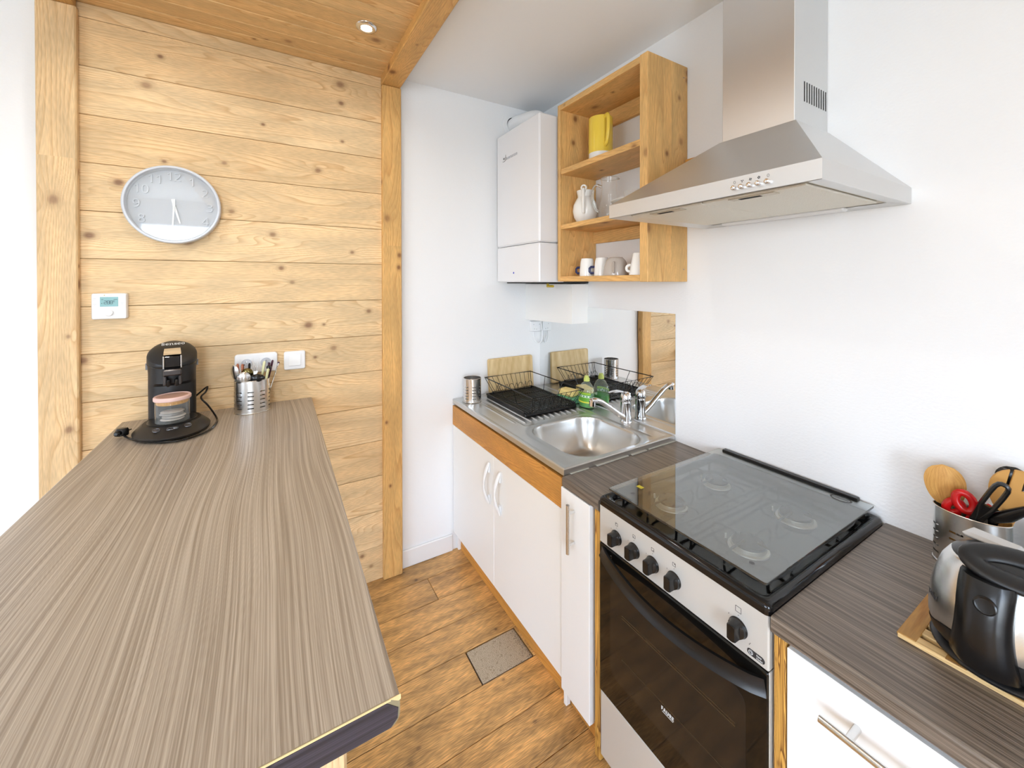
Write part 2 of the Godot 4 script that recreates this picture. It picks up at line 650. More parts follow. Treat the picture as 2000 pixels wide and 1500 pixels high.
func room() -> void:
	# floor of wooden planks laid across the room
	var fl := thing("floor", "brown wood plank floor of the narrow kitchen", "floor", Vector3.ZERO, "", "structure")
	var base := MB.new().bx(V(-3.2, -0.12, -2.3), V(1.6, -0.0125, 2.75))
	part("floor_bed", base, mat(rgb(52, 38, 26), 0.9), fl)
	var z := -1.964 - 0.1565
	var row := 0
	while z < 2.6:
		var cuts := [-3.2, -1.9 + fmod(row * 0.77, 1.1), -0.45 + fmod(row * 0.37, 0.5), 1.473]
		if row == 1:
			cuts = [-3.2, -1.5, -0.4, 0.676, 1.473]
		elif row == 4:
			cuts = [-3.2, -1.7, -0.3, 0.671, 0.9, 1.473]
		elif row == 6:
			cuts = [-3.2, -1.2, 0.2, 1.473]
		for i in cuts.size() - 1:
			var x0: float = cuts[i]; var x1: float = cuts[i + 1]
			var mb := MB.new()
			if row == 4 and i == 3:
				mb.bx(V(x0 + 0.005, -0.012, z + 0.004), V(x1 - 0.003, -0.0015, z + 0.1525), 0.0015)
				mb.g = 0; mb.su = 4.3; mb.sv = 6.0; mb.org = V(x0, 0, z)
				part("floor_tile", mb, M.crackle, fl, 40.0, "grey crackle-glazed inset tile")
				continue
			mb.bx(V(x0 + 0.0008, -0.012, z + 0.0012), V(x1 - 0.0008, rng.randf_range(-0.0006, 0.0006), z + 0.1553), 0.0016)
			mb.g = 0; mb.su = 1.0 / 2.6; mb.sv = 1.0 / (0.156 * 8); mb.ou = rng.randf() * 0.26; mb.ov = rng.randi_range(0, 7) / 8.0; mb.org = V(x0, 0, z)
			part("plank", mb, M.floor, fl, 30.0)
		z += 0.1565
		row += 1
	# walls
	single("wall_back", MB.new().bx(V(-3.3, -0.1, -2.3), V(1.6, 2.72, ZB)), M.wall, "white plastered end wall on both sides of the boarded wall", "wall", Vector3.ZERO, "", "structure")
	single("wall_right", MB.new().bx(V(XR, -0.1, ZB), V(1.62, 2.72, 2.75)), M.wall, "long white textured kitchen wall behind the hood and cooker", "wall", Vector3.ZERO, "", "structure")
	single("wall_left", MB.new().bx(V(-3.4, -0.1, ZB), V(-3.2, 2.72, -0.15)).bx(V(-3.4, -0.1, 1.95), V(-3.2, 2.72, 2.75)).bx(V(-3.4, -0.1, -0.15), V(-3.2, 0.75, 1.95)).bx(V(-3.4, 2.25, -0.15), V(-3.2, 2.72, 1.95)), M.wall, "far side wall of the living area with a wide window, out of frame", "wall", Vector3.ZERO, "", "structure")
	var wf := MB.new()
	wf.bx(V(-3.4, -0.1, 2.6), V(-1.45, 2.72, 2.75)).bx(V(-0.35, -0.1, 2.6), V(1.62, 2.72, 2.75)).bx(V(-1.45, 2.3, 2.6), V(-0.35, 2.72, 2.75)).bx(V(-1.45, -0.1, 2.6), V(-0.35, 0.2, 2.75))
	single("wall_front", wf, M.wall, "white wall with the window, behind the camera", "wall", Vector3.ZERO, "", "structure")
	var wn := thing("window_1", "tall white window behind the camera", "window", V(-0.9, 0.2, 2.62), "", "structure")
	var fr := MB.new()
	for x in [-1.42, -0.38]:
		fr.bx(V(x - 0.03, 0.2, 2.62), V(x + 0.03, 2.3, 2.68), 0.004)
	for y in [0.23, 2.27]:
		fr.bx(V(-1.45, y - 0.03, 2.625), V(-0.35, y + 0.03, 2.675), 0.004)
	part("window_frame", fr, M.white_plastic, wn)
	part("pane", MB.new().bx(V(-1.39, 0.26, 2.648), V(-0.41, 2.24, 2.652)), M.glass, wn)
	wn = thing("window_2", "wide white window in the far side wall of the living area", "window", V(-3.25, 0.75, 0.9), "", "structure")
	fr = MB.new()
	for wz in [-0.12, 0.9, 1.92]:
		fr.bx(V(-3.29, 0.75, wz - 0.03), V(-3.23, 2.25, wz + 0.03), 0.004)
	for y in [0.78, 2.22]:
		fr.bx(V(-3.285, y - 0.03, -0.15), V(-3.235, y + 0.03, 1.95), 0.004)
	part("window_frame", fr, M.white_plastic, wn)
	part("pane", MB.new().bx(V(-3.262, 0.81, -0.09), V(-3.258, 2.19, 0.87)), M.glass, wn)
	part("pane", MB.new().bx(V(-3.262, 0.81, 0.93), V(-3.258, 2.19, 1.89)), M.glass, wn)
	# boards of the end wall
	var wb := thing("wall_boarded", "end wall clad in wide horizontal knotty pine boards", "wall", V(0, 0, ZW), "", "structure")
	part("batten_core", MB.new().bx(V(-0.70, 0, ZB + 0.0005), V(0.58, 2.55, ZW - 0.0165)), mat(rgb(70, 44, 24), 0.9), wb)
	var y := 0.169 - 0.1775
	var k := 0
	while y < 2.53:
		var y0 := maxf(y, 0.001)
		var y1 := minf(y + 0.1775, 2.53)
		var mb := MB.new().bx(V(-0.6995, y0 + 0.0008, ZW - 0.016), V(0.485, y1 - 0.0008, ZW + rng.randf_range(-0.0008, 0.0008)), 0.0016)
		pine(mb, 0, float((k * 3) % 8), V(0, y + 0.0008, 0))
		part("plank", mb, M.pine, wb, 30.0)
		y += 0.1775
		k += 1
	# wooden ceiling
	var cw := thing("ceiling", "low ceiling of narrow knotty pine boards above the bar", "ceiling", V(0, 2.53, 0), "", "structure")
	part("ceiling_bed", MB.new().bx(V(-0.65, 2.542, ZB), V(0.53, 2.72, 2.75)), mat(rgb(70, 44, 24), 0.9), cw)
	z = ZW - 0.02
	k = 0
	while z < 2.6:
		var mb := MB.new().bx(V(-0.70, 2.53 + rng.randf_range(-0.0006, 0.0006), z + 0.0012), V(0.49, 2.541, minf(z + 0.0893, 2.6)), 0.0035)
		pine(mb, 0, float((k * 5) % 16) * 0.5, V(0, 0, z))
		part("plank", mb, M.ceil_pine, cw, 30.0)
		z += 0.0905
		k += 1
	single("ceiling", MB.new().bx(V(0.53, 2.56, ZB), V(XR, 2.72, 2.75)), M.ceil_white, "smooth white ceiling above the kitchen wall", "ceiling", Vector3.ZERO, "", "structure")
	single("ceiling", MB.new().bx(V(-3.2, 2.56, ZB), V(-0.65, 2.72, 2.75)), M.ceil_white, "white ceiling of the living area left of the boarded ceiling", "ceiling", Vector3.ZERO, "", "structure")
	# timber posts and beams
	var post := MB.new().bx(V(-0.699, 0.001, ZW + 0.001), V(-0.597, 2.499, -2.058), 0.004)
	pine(post, 1, 1.0, V(-0.70, 0, 0))
	single("trim_1", post, M.pine, "pale pine post at the left end of the boarded wall", "post", V(-0.648, 0, -2.07), "", "structure")
	post = MB.new().bx(V(0.483, 0.001, ZB + 0.001), V(0.578, 2.489, -2.06), 0.004)
	pine(post, 1, 4.2, V(0.48, 0, 0))
	single("trim_2", post, M.beam, "honey coloured pine post between the boarded wall and the white end wall", "post", V(0.53, 0, -2.08), "", "structure")
	post = MB.new().bx(V(0.481, 2.49, ZW + 0.001), V(0.576, 2.60, 2.6), 0.004)
	pine(post, 2, 6.0, V(0.48, 2.49, 0))
	single("trim_3", post, M.beam, "pine beam dividing the boarded ceiling from the white ceiling", "beam", V(0.53, 2.49, 0), "", "structure")
	post = MB.new().bx(V(-0.70, 2.50, ZW + 0.001), V(-0.602, 2.541, 2.6), 0.004)
	pine(post, 2, 2.0, V(-0.70, 2.5, 0))
	single("trim_4", post, M.beam, "pine beam along the ceiling over the pale left post", "beam", V(-0.65, 2.5, 0), "", "structure")
	single("baseboard_back", MB.new().bx(V(0.579, 0.001, ZB), V(0.868, 0.093, ZB + 0.014), 0.004), M.white_plastic, "white skirting board under the white end wall", "skirting", V(0.72, 0, ZB), "", "structure")
	# recessed spots
	var spots := [[V(0.338, 2.53, -1.703), "round chrome recessed spotlight in the boarded ceiling beside the beam"], [V(-0.36, 2.53, -1.72), "recessed spotlight in the boarded ceiling above the clock"], [V(-0.09, 2.53, -1.05), "recessed spotlight in the boarded ceiling above the bar, middle one"], [V(-0.53, 2.53, -0.55), "recessed spotlight in the boarded ceiling above the near end of the bar"]]
	for s in spots:
		spot_lamp(s[0], s[1])

func spot_lamp(c: Vector3, label: String) -> void:
	var o := thing("ceiling_spotlight", label, "spotlight", c, "recessed ceiling spotlights")
	part("bezel", MB.new().lathe(c, [[0.024, 0.0], [0.024, -0.006], [0.028, -0.0075], [0.036, -0.006], [0.041, -0.002], [0.0415, 0.0]], 40), M.polished, o)
	var em := mat(Color(1, 0.98, 0.94), 0.3)
	em.emission_enabled = true
	em.emission = Color(1.0, 0.97, 0.92)
	em.emission_energy_multiplier = 3.5
	part("bulb", MB.new().lathe(c, [[0.0, -0.001], [0.017, -0.001], [0.0215, -0.0025], [0.0215, 0.0], [0.0, 0.0]], 32), em, o)
	var l := SpotLight3D.new()
	l.name = "spot_light"
	l.light_color = Color(1.0, 0.985, 0.96)
	l.light_energy = spot_energy * (0.28 if c.z < -1.5 else 1.0)
	l.light_size = 0.022
	l.spot_angle = 82.0
	l.spot_angle_attenuation = 1.0
	l.spot_range = 20.0
	l.spot_attenuation = 2.0
	l.shadow_enabled = true
	o.add_child(l)
	l.position = Vector3(0, -0.03, 0)
	l.rotation_degrees = Vector3(-90, 0, 0)

# a pot of perforated sheet steel with an oval plan
func slotted_pot(n: String, label: String, at: Vector3, rx: float, rz: float, h: float, cols: int, rows: int, turn: float, mt: Material) -> Node3D:
	var o := thing(n, label, "utensil pot", at, "perforated steel pots")
	var seg := cols * 6
	var per := [[0.0, 0.04]]
	var ys := [0.0]
	var pitch := h * 0.62 / rows
	for r in rows:
		ys.append(h * 0.15 + r * pitch)
		ys.append(h * 0.15 + r * pitch + 0.0042)
	ys.append(h)
	var ring := func(r: float, y: float) -> PackedVector3Array:
		var q := PackedVector3Array()
		for j in seg:
			var a := TAU * (j + 0.5) / seg
			q.append(at + Vector3(cos(a) * (rx - r), y, sin(a) * (rz - r)).rotated(Vector3.UP, turn))
		return q
	var mb := MB.new()
	for side in 2:
		var dr := 0.0008 * side
		var lv := []
		for y in ys:
			lv.append(ring.call(dr, y))
		for i in ys.size() - 1:
			for j in seg:
				var k := (j + 1) % seg
				var hole: bool = i % 2 == 1 and i < ys.size() - 2 and j % 6 < 3
				if hole:
					continue
				if side == 0:
					mb.quad(lv[i][j], lv[i + 1][j], lv[i + 1][k], lv[i][k])
				else:
					mb.quad(lv[i][j], lv[i][k], lv[i + 1][k], lv[i + 1][j])
	part("wall_sheet", mb, mt, o)
	part("rim", MB.new().tube(Array(ring.call(0.0004, h)), 0.0014, 6, true), mt, o)
	part("foot_ring", MB.new().tube(Array(ring.call(-0.0006, 0.0016)), 0.0016, 6, true), mt, o)
	var b := MB.new()
	b.skin([ring.call(0.001, 0.001), ring.call(0.001, 0.002)])
	part("bottom", b, mt, o)
	return o

# flat spoon-like outline swept to a thin solid: widths along its length, dished by dish
func blade(mb: MB, path: Array, widths: Array, side: Vector3, th: float, dish := 0.0) -> void:
	var rings := []
	for i in path.size():
		var d: Vector3 = (path[mini(i + 1, path.size() - 1)] - path[maxi(i - 1, 0)]).normalized()
		var nn := d.cross(side).normalized()
		var s := nn.cross(d).normalized()
		var w: float = widths[i]
		var q := PackedVector3Array()
		var top := []
		var n := 6
		for j in n + 1:
			var f := -1.0 + 2.0 * j / n
			var dep := dish * w * (1.0 - f * f)
			top.append(path[i] + s * f * w - nn * dep)
		for j in n + 1:
			q.append(top[j] + nn * th * 0.5)
		for j in n + 1:
			q.append(top[n - j] - nn * th * 0.5)
		rings.append(q)
	mb.skin(rings)

func spoon(n: String, label: String, foot: Vector3, tip: Vector3, side: Vector3, w: float, lb: float, mt: Material, dish := 0.35, hw := 0.005, grp := "cutlery in the slotted pot on the bar", cat := "spoon", hmat: Material = null) -> Node3D:
	var o := thing(n, label, cat, foot, grp)
	var d := (tip - foot).normalized()
	var l := foot.distance_to(tip)
	var path := []; var wd := []
	for i in 17:
		var f := float(i) / 16
		path.append(foot + d * (l - lb + lb * f))
		var q := (f - 0.58) / 0.42 if f > 0.58 else (0.58 - f) / 0.6
		wd.append(maxf(0.0012, w * sqrt(maxf(0.0, 1.0 - q * q))))
	wd[0] = hw * 0.8
	var mb := MB.new()
	blade(mb, path, wd, side, 0.0016, dish)
	part("bowl", mb, mt, o)
	mb = MB.new()
	blade(mb, [foot, foot + d * (l - lb) * 0.5, foot + d * (l - lb + 0.002)], [hw * 1.5, hw, hw * 0.8], side, 0.0022)
	part("handle", mb, hmat if hmat else mt, o)
	return o

# cutlery standing head down: only its handle shows
func handled(n: String, label: String, cat: String, foot: Vector3, tip: Vector3, r: float, mt: Material, cap: Material = null, fl := 0.6) -> Node3D:
	var o := thing(n, label, cat, foot, "cutlery in the slotted pot on the bar")
	var d := (tip - foot).normalized()
	var l := foot.distance_to(tip)
	part("blade", MB.new().tube([foot, foot + d * l * 0.45], 0.004, 6, false, 0.3), M.polished, o)
	part("handle", MB.new().tube([foot + d * l * 0.42, foot + d * l * 0.5, foot + d * l * 0.75, foot + d * (l - 0.006), tip], [r * 0.75, r, r * 1.05, r * 1.1, r * 0.6], 10, false, fl), mt, o)
	if cap:
		part("end_cap", MB.new().ball(tip - d * 0.004, V(r * 1.15, r * 1.15, r * 1.15), 10, 6), cap, o)
	return o

func bar_side() -> void:
	# ---- bar counter
	var o := thing("bar_counter", "long breakfast bar with a light grey-brown wood print top against the boarded wall", "counter", V(-0.17, 0, -1.3))
	var prof := PackedVector2Array()
	var x0 := -0.490; var x1 := 0.150; var y0 := 0.929; var y1 := 0.967
	for a in [[x1 - 0.014, y0 + 0.014, 0.014, -90.0, 0.0], [x1 - 0.005, y1 - 0.005, 0.005, 0.0, 90.0], [x0 + 0.005, y1 - 0.005, 0.005, 90.0, 180.0], [x0 + 0.014, y0 + 0.014, 0.014, 180.0, 270.0]]:
		for i in 6:
			var th := deg_to_rad(lerpf(a[3], a[4], i / 5.0))
			prof.append(Vector2(a[0] + cos(th) * a[2], a[1] + sin(th) * a[2]))
	# the top narrows a little towards the near end
	var ring := func(z: float, dx: float) -> PackedVector3Array:
		var q := PackedVector3Array()
		for e in prof:
			q.append(V(e.x + (dx if e.x > 0 else -0.004 * (1.0 if dx < 0 else 0.0)), e.y, z))
		return q
	var mb := MB.new()
	mb.skin([ring.call(ZW + 0.0015, 0.013), ring.call(-0.5215, -0.008)])
	mb.g = 2; mb.su = 1.0 / 1.6; mb.sv = 1.0 / 0.66; mb.org = V(-0.49, 0, -2.085)
	# streaks run along z: the print's own v axis
	part("worktop", swap_uv(mb), M.laminate, o)
	mb = MB.new()
	mb.skin([ring.call(-0.5214, -0.0085), ring.call(-0.5204, -0.0085)])
	part("core", mb, M.chipboard, o, 40.0, "bare chipboard end of the bar top")
	var band := PackedVector2Array([Vector2(x0, y0 + 0.008), Vector2(x0 + 0.01, y0 + 0.001), Vector2(0.130, y0 + 0.001), Vector2(0.1385, y0 + 0.009), Vector2(0.1395, y0 + 0.022), Vector2(0.125, y1 - 0.0035), Vector2(x0, y1 - 0.0035)])
	mb = MB.new()
	mb.slab(band, -0.5203, -0.5195, 0.0002)
	mb.g = 0; mb.su = 0.4; mb.sv = 2.2; mb.org = V(0, y0, 0)
	part("edge_band", swap_uv(mb), M.blue_laminate, o, 30.0, "dark blue-grey edge band")
	mb = MB.new().slab(PackedVector2Array([Vector2(0.128, y1 + 0.0002), Vector2(0.1425, y1 + 0.0002), Vector2(0.1428, y1 - 0.006), Vector2(0.1395, y1 - 0.007)]), -0.5203, -0.5195)
	mb.bx(V(x0 + 0.002, y1 - 0.003, -0.5203), V(0.13, y1 - 0.0004, -0.5198))
	part("chipped_edge", mb, M.raw_wood, o, 30.0, "chipped pale corner of the bar top")
	for e in [[V(0.0, 0.001, -0.62), V(0.082, 0.9285, -0.55)], [V(-0.42, 0.001, -0.62), V(-0.34, 0.9285, -0.55)]]:
		part("leg", pine(MB.new().bx(e[0], e[1], 0.004), 1, 3.0, e[0]), M.pine, o)
	part("support_batten", pine(MB.new().bx(V(-0.47, 0.885, ZW + 0.002), V(0.13, 0.9285, ZW + 0.03), 0.002), 0), M.pine, o)
	bar_things()
	wall_things()

func swap_uv(mb: MB) -> MB:
	# done by giving the print the grain on its v axis: build the map by hand
	var q := MB.new()
	q.p = mb.p; q.g = -1
	q.t.resize(mb.p.size())
	for i in range(0, mb.p.size(), 3):
		var f := (mb.p[i + 1] - mb.p[i]).cross(mb.p[i + 2] - mb.p[i]).abs()
		var dom := 0 if f.x > f.y and f.x > f.z else (1 if f.y > f.z else 2)
		var along := mb.g
		var across := 3 - mb.g - dom if dom != mb.g else (mb.g + 1) % 3
		if dom == mb.g:
			along = (mb.g + 2) % 3
		for k in 3:
			q.t[i + k] = Vector2(mb.ov + (mb.p[i + k][across] - mb.org[across]) * mb.sv, mb.ou + (mb.p[i + k][along] - mb.org[along]) * mb.su)
	return q

func bar_things() -> void:
	var B := 0.967
	# ---- coffee machine, its front turned a little to the right
	var c := V(-0.316, B, -1.955)
	var tw := 0.15
	var X := Transform3D(Basis(Vector3.UP, tw), c)
	var o := thing("coffee_machine", "matt black pod coffee machine on the far end of the bar", "coffee machine", c)
	var mb := MB.new(); mb.xf = X
	var ring := func(rx: float, rb: float, rf: float, y: float, cz: float) -> PackedVector3Array:
		var q := PackedVector3Array()
		for j in 48:
			var a := TAU * j / 48
			q.append(V(sin(a) * rx, y, cz + cos(a) * (rf if cos(a) > 0 else rb)))
		return q
	mb.skin([ring.call(0.100, 0.13, 0.128, 0.003, 0.085), ring.call(0.108, 0.14, 0.136, 0.008, 0.085), ring.call(0.109, 0.14, 0.137, 0.013, 0.085), ring.call(0.104, 0.137, 0.13, 0.018, 0.085), ring.call(0.084, 0.11, 0.078, 0.036, 0.08), ring.call(0.081, 0.10, 0.074, 0.038, 0.08)])
	part("base", mb, M.black_matte, o, 50.0)
	mb = MB.new(); mb.xf = X
	mb.skin([ring.call(0.070, 0.09, 0.064, 0.0375, 0.08), ring.call(0.071, 0.09, 0.065, 0.040, 0.08), ring.call(0.067, 0.09, 0.061, 0.0405, 0.08)])
	part("drip_tray", mb, mat(rgb(90, 88, 86), 0.3, 0.8), o)
	mb = MB.new(); mb.xf = X
	mb.skin([ring.call(0.0695, 0.075, 0.044, 0.02, 0.0), ring.call(0.0695, 0.075, 0.044, 0.155, 0.0), ring.call(0.0695, 0.075, 0.066, 0.168, 0.0), ring.call(0.0695, 0.075, 0.066, 0.2, 0.0), ring.call(0.0715, 0.076, 0.068, 0.232, 0.0)])
	part("body", mb, M.black_matte, o)
	mb = MB.new(); mb.xf = X
	var lid := []
	var tilt := func(v: Vector3, f: float) -> Vector3:
		return v + V(0, -v.z * f, 0)
	for e in [[0.0, 0.239, 0.17], [0.0006, 0.237, 0.17], [-0.0008, 0.240, 0.17], [-0.0005, 0.262, 0.42], [0.001, 0.267, 0.46], [0.006, 0.272, 0.48], [0.02, 0.281, 0.48], [0.045, 0.289, 0.48], [0.0725, 0.291, 0.48]]:
		var q := PackedVector3Array()
		for v in ring.call(maxf(0.0725 - e[0], 0.0005), maxf(0.077 - e[0], 0.0005), maxf(0.069 - e[0], 0.0005), e[1], 0.0):
			q.append(tilt.call(v, e[2]))
		lid.append(q)
	mb.skin(lid)
	part("lid", mb, M.black_matte, o, 40.0)
	var seam: Array = []
	for v in ring.call(0.0714, 0.0755, 0.068, 0.2355, 0.0):
		seam.append(tilt.call(v, 0.17))
	mb = MB.new(); mb.xf = X
	mb.tube(seam, 0.002, 6, true)
	part("lid_seam", mb, M.black_gloss, o)
	mb = MB.new(); mb.xf = X
	blade(mb, [V(0, 0.286, 0.016), V(0, 0.2765, 0.044), V(0, 0.268, 0.060)], [0.023, 0.0245, 0.025], V(1, 0, 0), 0.006)
	for sx in [-1.0, 1.0]:
		mb.bx(V(sx * 0.0245 - 0.002, 0.222, 0.066), V(sx * 0.0245 + 0.002, 0.268, 0.0735), 0.001)
	part("lever", mb, M.chrome, o)
	mb = MB.new(); mb.xf = X
	mb.bx(V(-0.0225, 0.226, 0.066), V(0.0225, 0.266, 0.0725), 0.002)
	part("lever_grip", mb, M.black_gloss, o)
	mb = MB.new(); mb.xf = X
	mb.bx(V(-0.026, 0.2, 0.06), V(0.026, 0.222, 0.098), 0.004)
	mb.bx(V(-0.026, 0.165, 0.062), V(-0.016, 0.2, 0.092), 0.003).bx(V(0.016, 0.165, 0.062), V(0.026, 0.2, 0.092), 0.003)
	part("spout", mb, mat(rgb(92, 90, 92), 0.2, 0.9), o)
	mb = MB.new(); mb.xf = X
	for s in [-1.0, 1.0]:
		mb.lathe(V(s * 0.012, 0.16, 0.084), [[0.004, 0.0], [0.007, 0.006], [0.007, 0.024], [0.0, 0.03]], 12)
	part("nozzle", mb, M.black_gloss, o)
	for s in [-1.0, 1.0]:
		mb = MB.new(); mb.xf = X
		mb.bx(V(s * 0.072 - 0.004, 0.215, -0.008), V(s * 0.072 + 0.004, 0.238, 0.004), 0.001)
		part("hinge_nub", mb, M.grey, o)
	# buttons on the sloping apron
	for e in [[-0.042, 0.158], [0.042, 0.158]]:
		mb = MB.new()
		mb.xf = X * Transform3D(Basis(V(1, 0, 0), 0.33), V(e[0], 0.0322, e[1] + 0.006))
		mb.tube(Array(_ringy(0.0095, 0.001)), 0.0013, 6, true)
		mb.lathe(Vector3.ZERO, [[0.008, -0.002], [0.008, 0.0008], [0.0, 0.0012]], 20)
		part("button", mb, mat(rgb(105, 104, 106), 0.3, 0.7), o)
	mb = MB.new()
	mb.xf = X * Transform3D(Basis(V(1, 0, 0), 0.33), V(0.0, 0.0325, 0.171))
	mb.tube(curve([V(-0.011, 0, -0.005), V(0.011, 0, -0.005), V(0.015, 0, 0), V(0.011, 0, 0.005), V(-0.011, 0, 0.005), V(-0.015, 0, 0)], 4, true), 0.0011, 6, true)
	mb.ball(V(0.007, 0.001, 0), V(0.0055, 0.003, 0.0045), 12, 6)
	part("switch", mb, mat(rgb(120, 120, 122), 0.25, 0.7), o)
	text("lettering", "Senseo", 0.016, X * V(0.002, 0.3008, -0.02), X.basis * V(1, 0, 0), X.basis * V(0, 0.52, -1).normalized(), M.print_white, o, 0.0006, false, true)
	var cord := curve([V(-0.26, B + 0.075, -2.05), V(-0.232, B + 0.10, -2.055), V(-0.221, B + 0.108, -2.045), V(-0.225, B + 0.092, -2.03), V(-0.238, B + 0.075, -2.01), V(-0.212, B + 0.045, -1.985), V(-0.181, B + 0.0085, -1.93), V(-0.178, B + 0.0058, -1.86), V(-0.195, B + 0.0058, -1.78), V(-0.25, B + 0.0058, -1.725), V(-0.31, B + 0.0058, -1.735), V(-0.37, B + 0.0058, -1.785), V(-0.405, B + 0.0058, -1.825), V(-0.428, B + 0.01, -1.855)], 6)
	part("cord", MB.new().tube(cord, 0.0034, 8), M.black, o)
	mb = MB.new()
	mb.xf = Transform3D(Basis(Vector3.UP, -0.25) * Basis(V(1, 0, 0), -0.1), V(-0.438, B + 0.021, -1.872))
	mb.lathe(Vector3.ZERO, [[0.0, -0.012], [0.016, -0.012], [0.018, -0.009], [0.018, 0.006], [0.014, 0.013], [0.006, 0.014], [0.0, 0.013]], 20)
	mb.bx(V(-0.008, -0.008, 0.004), V(0.008, 0.008, 0.034), 0.004)
	mb.tube([V(-0.008, 0.0, -0.012), V(-0.008, 0.0, -0.034)], 0.0024, 8).tube([V(0.008, 0.0, -0.012), V(0.008, 0.0, -0.034)], 0.0024, 8)
	part("plug", mb, M.black, o, 40.0, "black two-pin plug at the end of the cord")
	# ---- glass jar of coffee pads on the drip tray
	var j := V(-0.3005, B + 0.0412, -1.853)
	o = thing("jar", "round glass jar with a pale lid standing on the coffee machine's drip tray", "jar", j)
	part("glass", MB.new().lathe(j, [[0.0, 0.0004], [0.046, 0.0004], [0.0485, 0.003], [0.0485, 0.077]], 40), M.glass, o, 50.0)
	part("lid", MB.new().lathe(j, [[0.0, 0.0775], [0.0515, 0.0775], [0.053, 0.08], [0.053, 0.088], [0.051, 0.091], [0.046, 0.0915], [0.0445, 0.089], [0.0, 0.0885]], 40), M.pink_rim, o, 30.0)
	part("lid_disc", MB.new().lathe(j, [[0.0, 0.0888], [0.044, 0.0888], [0.0435, 0.0896], [0.0, 0.0898]], 40), mat(rgb(190, 150, 130), 0.4), o)
	part("lid_plug", MB.new().lathe(j, [[0.0, 0.064], [0.044, 0.064], [0.0455, 0.066], [0.0455, 0.0775], [0.0, 0.0775]], 40), M.spoon_wood, o)
	for i in 4:
		var pc := j + V(0.004 * sin(i * 2.1), 0.0052 + i * 0.0085, 0.003 * cos(i * 1.7))
		single("coffee_pad", MB.new().lathe(pc, [[0.0, 0.0], [0.022, 0.001], [0.03, 0.0034], [0.034, 0.004], [0.03, 0.0048], [0.02, 0.0075], [0.0, 0.008]], 28), mat(rgb(205, 200, 194), 0.9), ["round white coffee pad at the bottom of the stack in the glass jar", "round white coffee pad second from the bottom in the glass jar", "round white coffee pad second from the top in the glass jar", "round white coffee pad on top of the stack in the glass jar"][i], "coffee pad", pc, "coffee pads in the glass jar")
	# ---- cutlery pot
	var p := V(-0.066, B, -1.985)
	slotted_pot("cutlery_pot", "oval slotted steel pot full of cutlery on the bar under the sockets", p, 0.0625, 0.045, 0.132, 9, 5, 0.0, M.steel)
	var T := B + 0.132
	spoon("spoon", "dark steel tablespoon leaning out over the left rim of the cutlery pot on the bar", foot_of(p, V(-0.128, B + 0.198, -1.985)), V(-0.128, B + 0.198, -1.985), V(0.7, 0, 0.7), 0.02, 0.064, M.polished)
	spoon("spoon", "large steel serving spoon, bowl facing out at the front of the bar's cutlery pot", foot_of(p, V(-0.094, B + 0.172, -1.952)), V(-0.094, B + 0.172, -1.952), V(1, 0, 0.1), 0.024, 0.064, M.polished)
	spoon("spoon", "round dark spoon with an olive sheen behind the large steel serving spoon", foot_of(p, V(-0.083, B + 0.180, -1.985)), V(-0.083, B + 0.180, -1.985), V(1, 0, 0.3), 0.022, 0.052, mat(rgb(110, 98, 60), 0.25, 1.0))
	spoon("ladle", "black round plastic spoon at the middle front of the cutlery pot on the bar", foot_of(p, V(-0.046, B + 0.158, -1.952)), V(-0.046, B + 0.158, -1.952), V(1, 0, 0), 0.026, 0.04, M.black, 0.5)
	handled("knife", "copper coloured knife handle at the back left of the cutlery pot on the bar", "knife", foot_of(p, V(-0.118, B + 0.196, -2.02)), V(-0.118, B + 0.196, -2.02), 0.0055, M.copper)
	handled("knife", "copper coloured knife handle next to the black one in the bar's cutlery pot", "knife", foot_of(p, V(-0.101, B + 0.193, -2.018)), V(-0.101, B + 0.193, -2.018), 0.0055, M.copper)
	handled("knife", "black knife handle standing in the middle of the cutlery pot on the bar", "knife", foot_of(p, V(-0.076, B + 0.196, -2.01)), V(-0.076, B + 0.196, -2.01), 0.0075, M.black)
	handled("knife", "pale green knife handle standing upright in the cutlery pot on the bar", "knife", foot_of(p, V(-0.022, B + 0.2, -2.003)), V(-0.022, B + 0.2, -2.003), 0.008, M.cream)
	handled("knife", "pale green knife handle leaning right at the front of the cutlery pot on the bar", "knife", foot_of(p, V(-0.006, B + 0.182, -1.968)), V(-0.006, B + 0.182, -1.968), 0.008, M.cream, M.black)
	handled("knife", "dark purple knife handle nearer the front in the cutlery pot on the bar", "knife", foot_of(p, V(-0.004, B + 0.193, -2.0)), V(-0.004, B + 0.193, -2.0), 0.0065, M.purple)
	handled("knife", "dark purple knife handle at the back right of the cutlery pot on the bar", "knife", foot_of(p, V(0.008, B + 0.2, -2.014)), V(0.008, B + 0.2, -2.014), 0.0065, M.purple)
	handled("knife", "thin steel handle leaning far out over the cutlery pot's right rim on the bar", "knife", foot_of(p, V(0.03, B + 0.195, -1.985)), V(0.03, B + 0.195, -1.985), 0.004, M.polished, M.purple)
	# a fork, tines up
	var ff := p + V(0.006, 0.01, -0.004)
	o = thing("fork", "steel fork with its tines up in the middle of the cutlery pot on the bar", "fork", ff, "cutlery in the slotted pot on the bar")
	var ft := V(-0.055, B + 0.15, -1.992)
	part("handle", MB.new().tube([ff, ft], 0.003, 8, false, 0.4), M.polished, o)
	mb = MB.new()
	blade(mb, [ft, ft + V(-0.001, 0.012, -0.002)], [0.005, 0.0105], V(1, 0, 0), 0.0016)
	part("neck", mb, M.polished, o)
	for i in 4:
		var b := ft + V(-0.0096 + i * 0.006, 0.011, -0.002)
		part("tine", MB.new().tube([b, b + V(-0.001, 0.035, -0.003)], [0.0014, 0.0009], 6), M.polished, o)

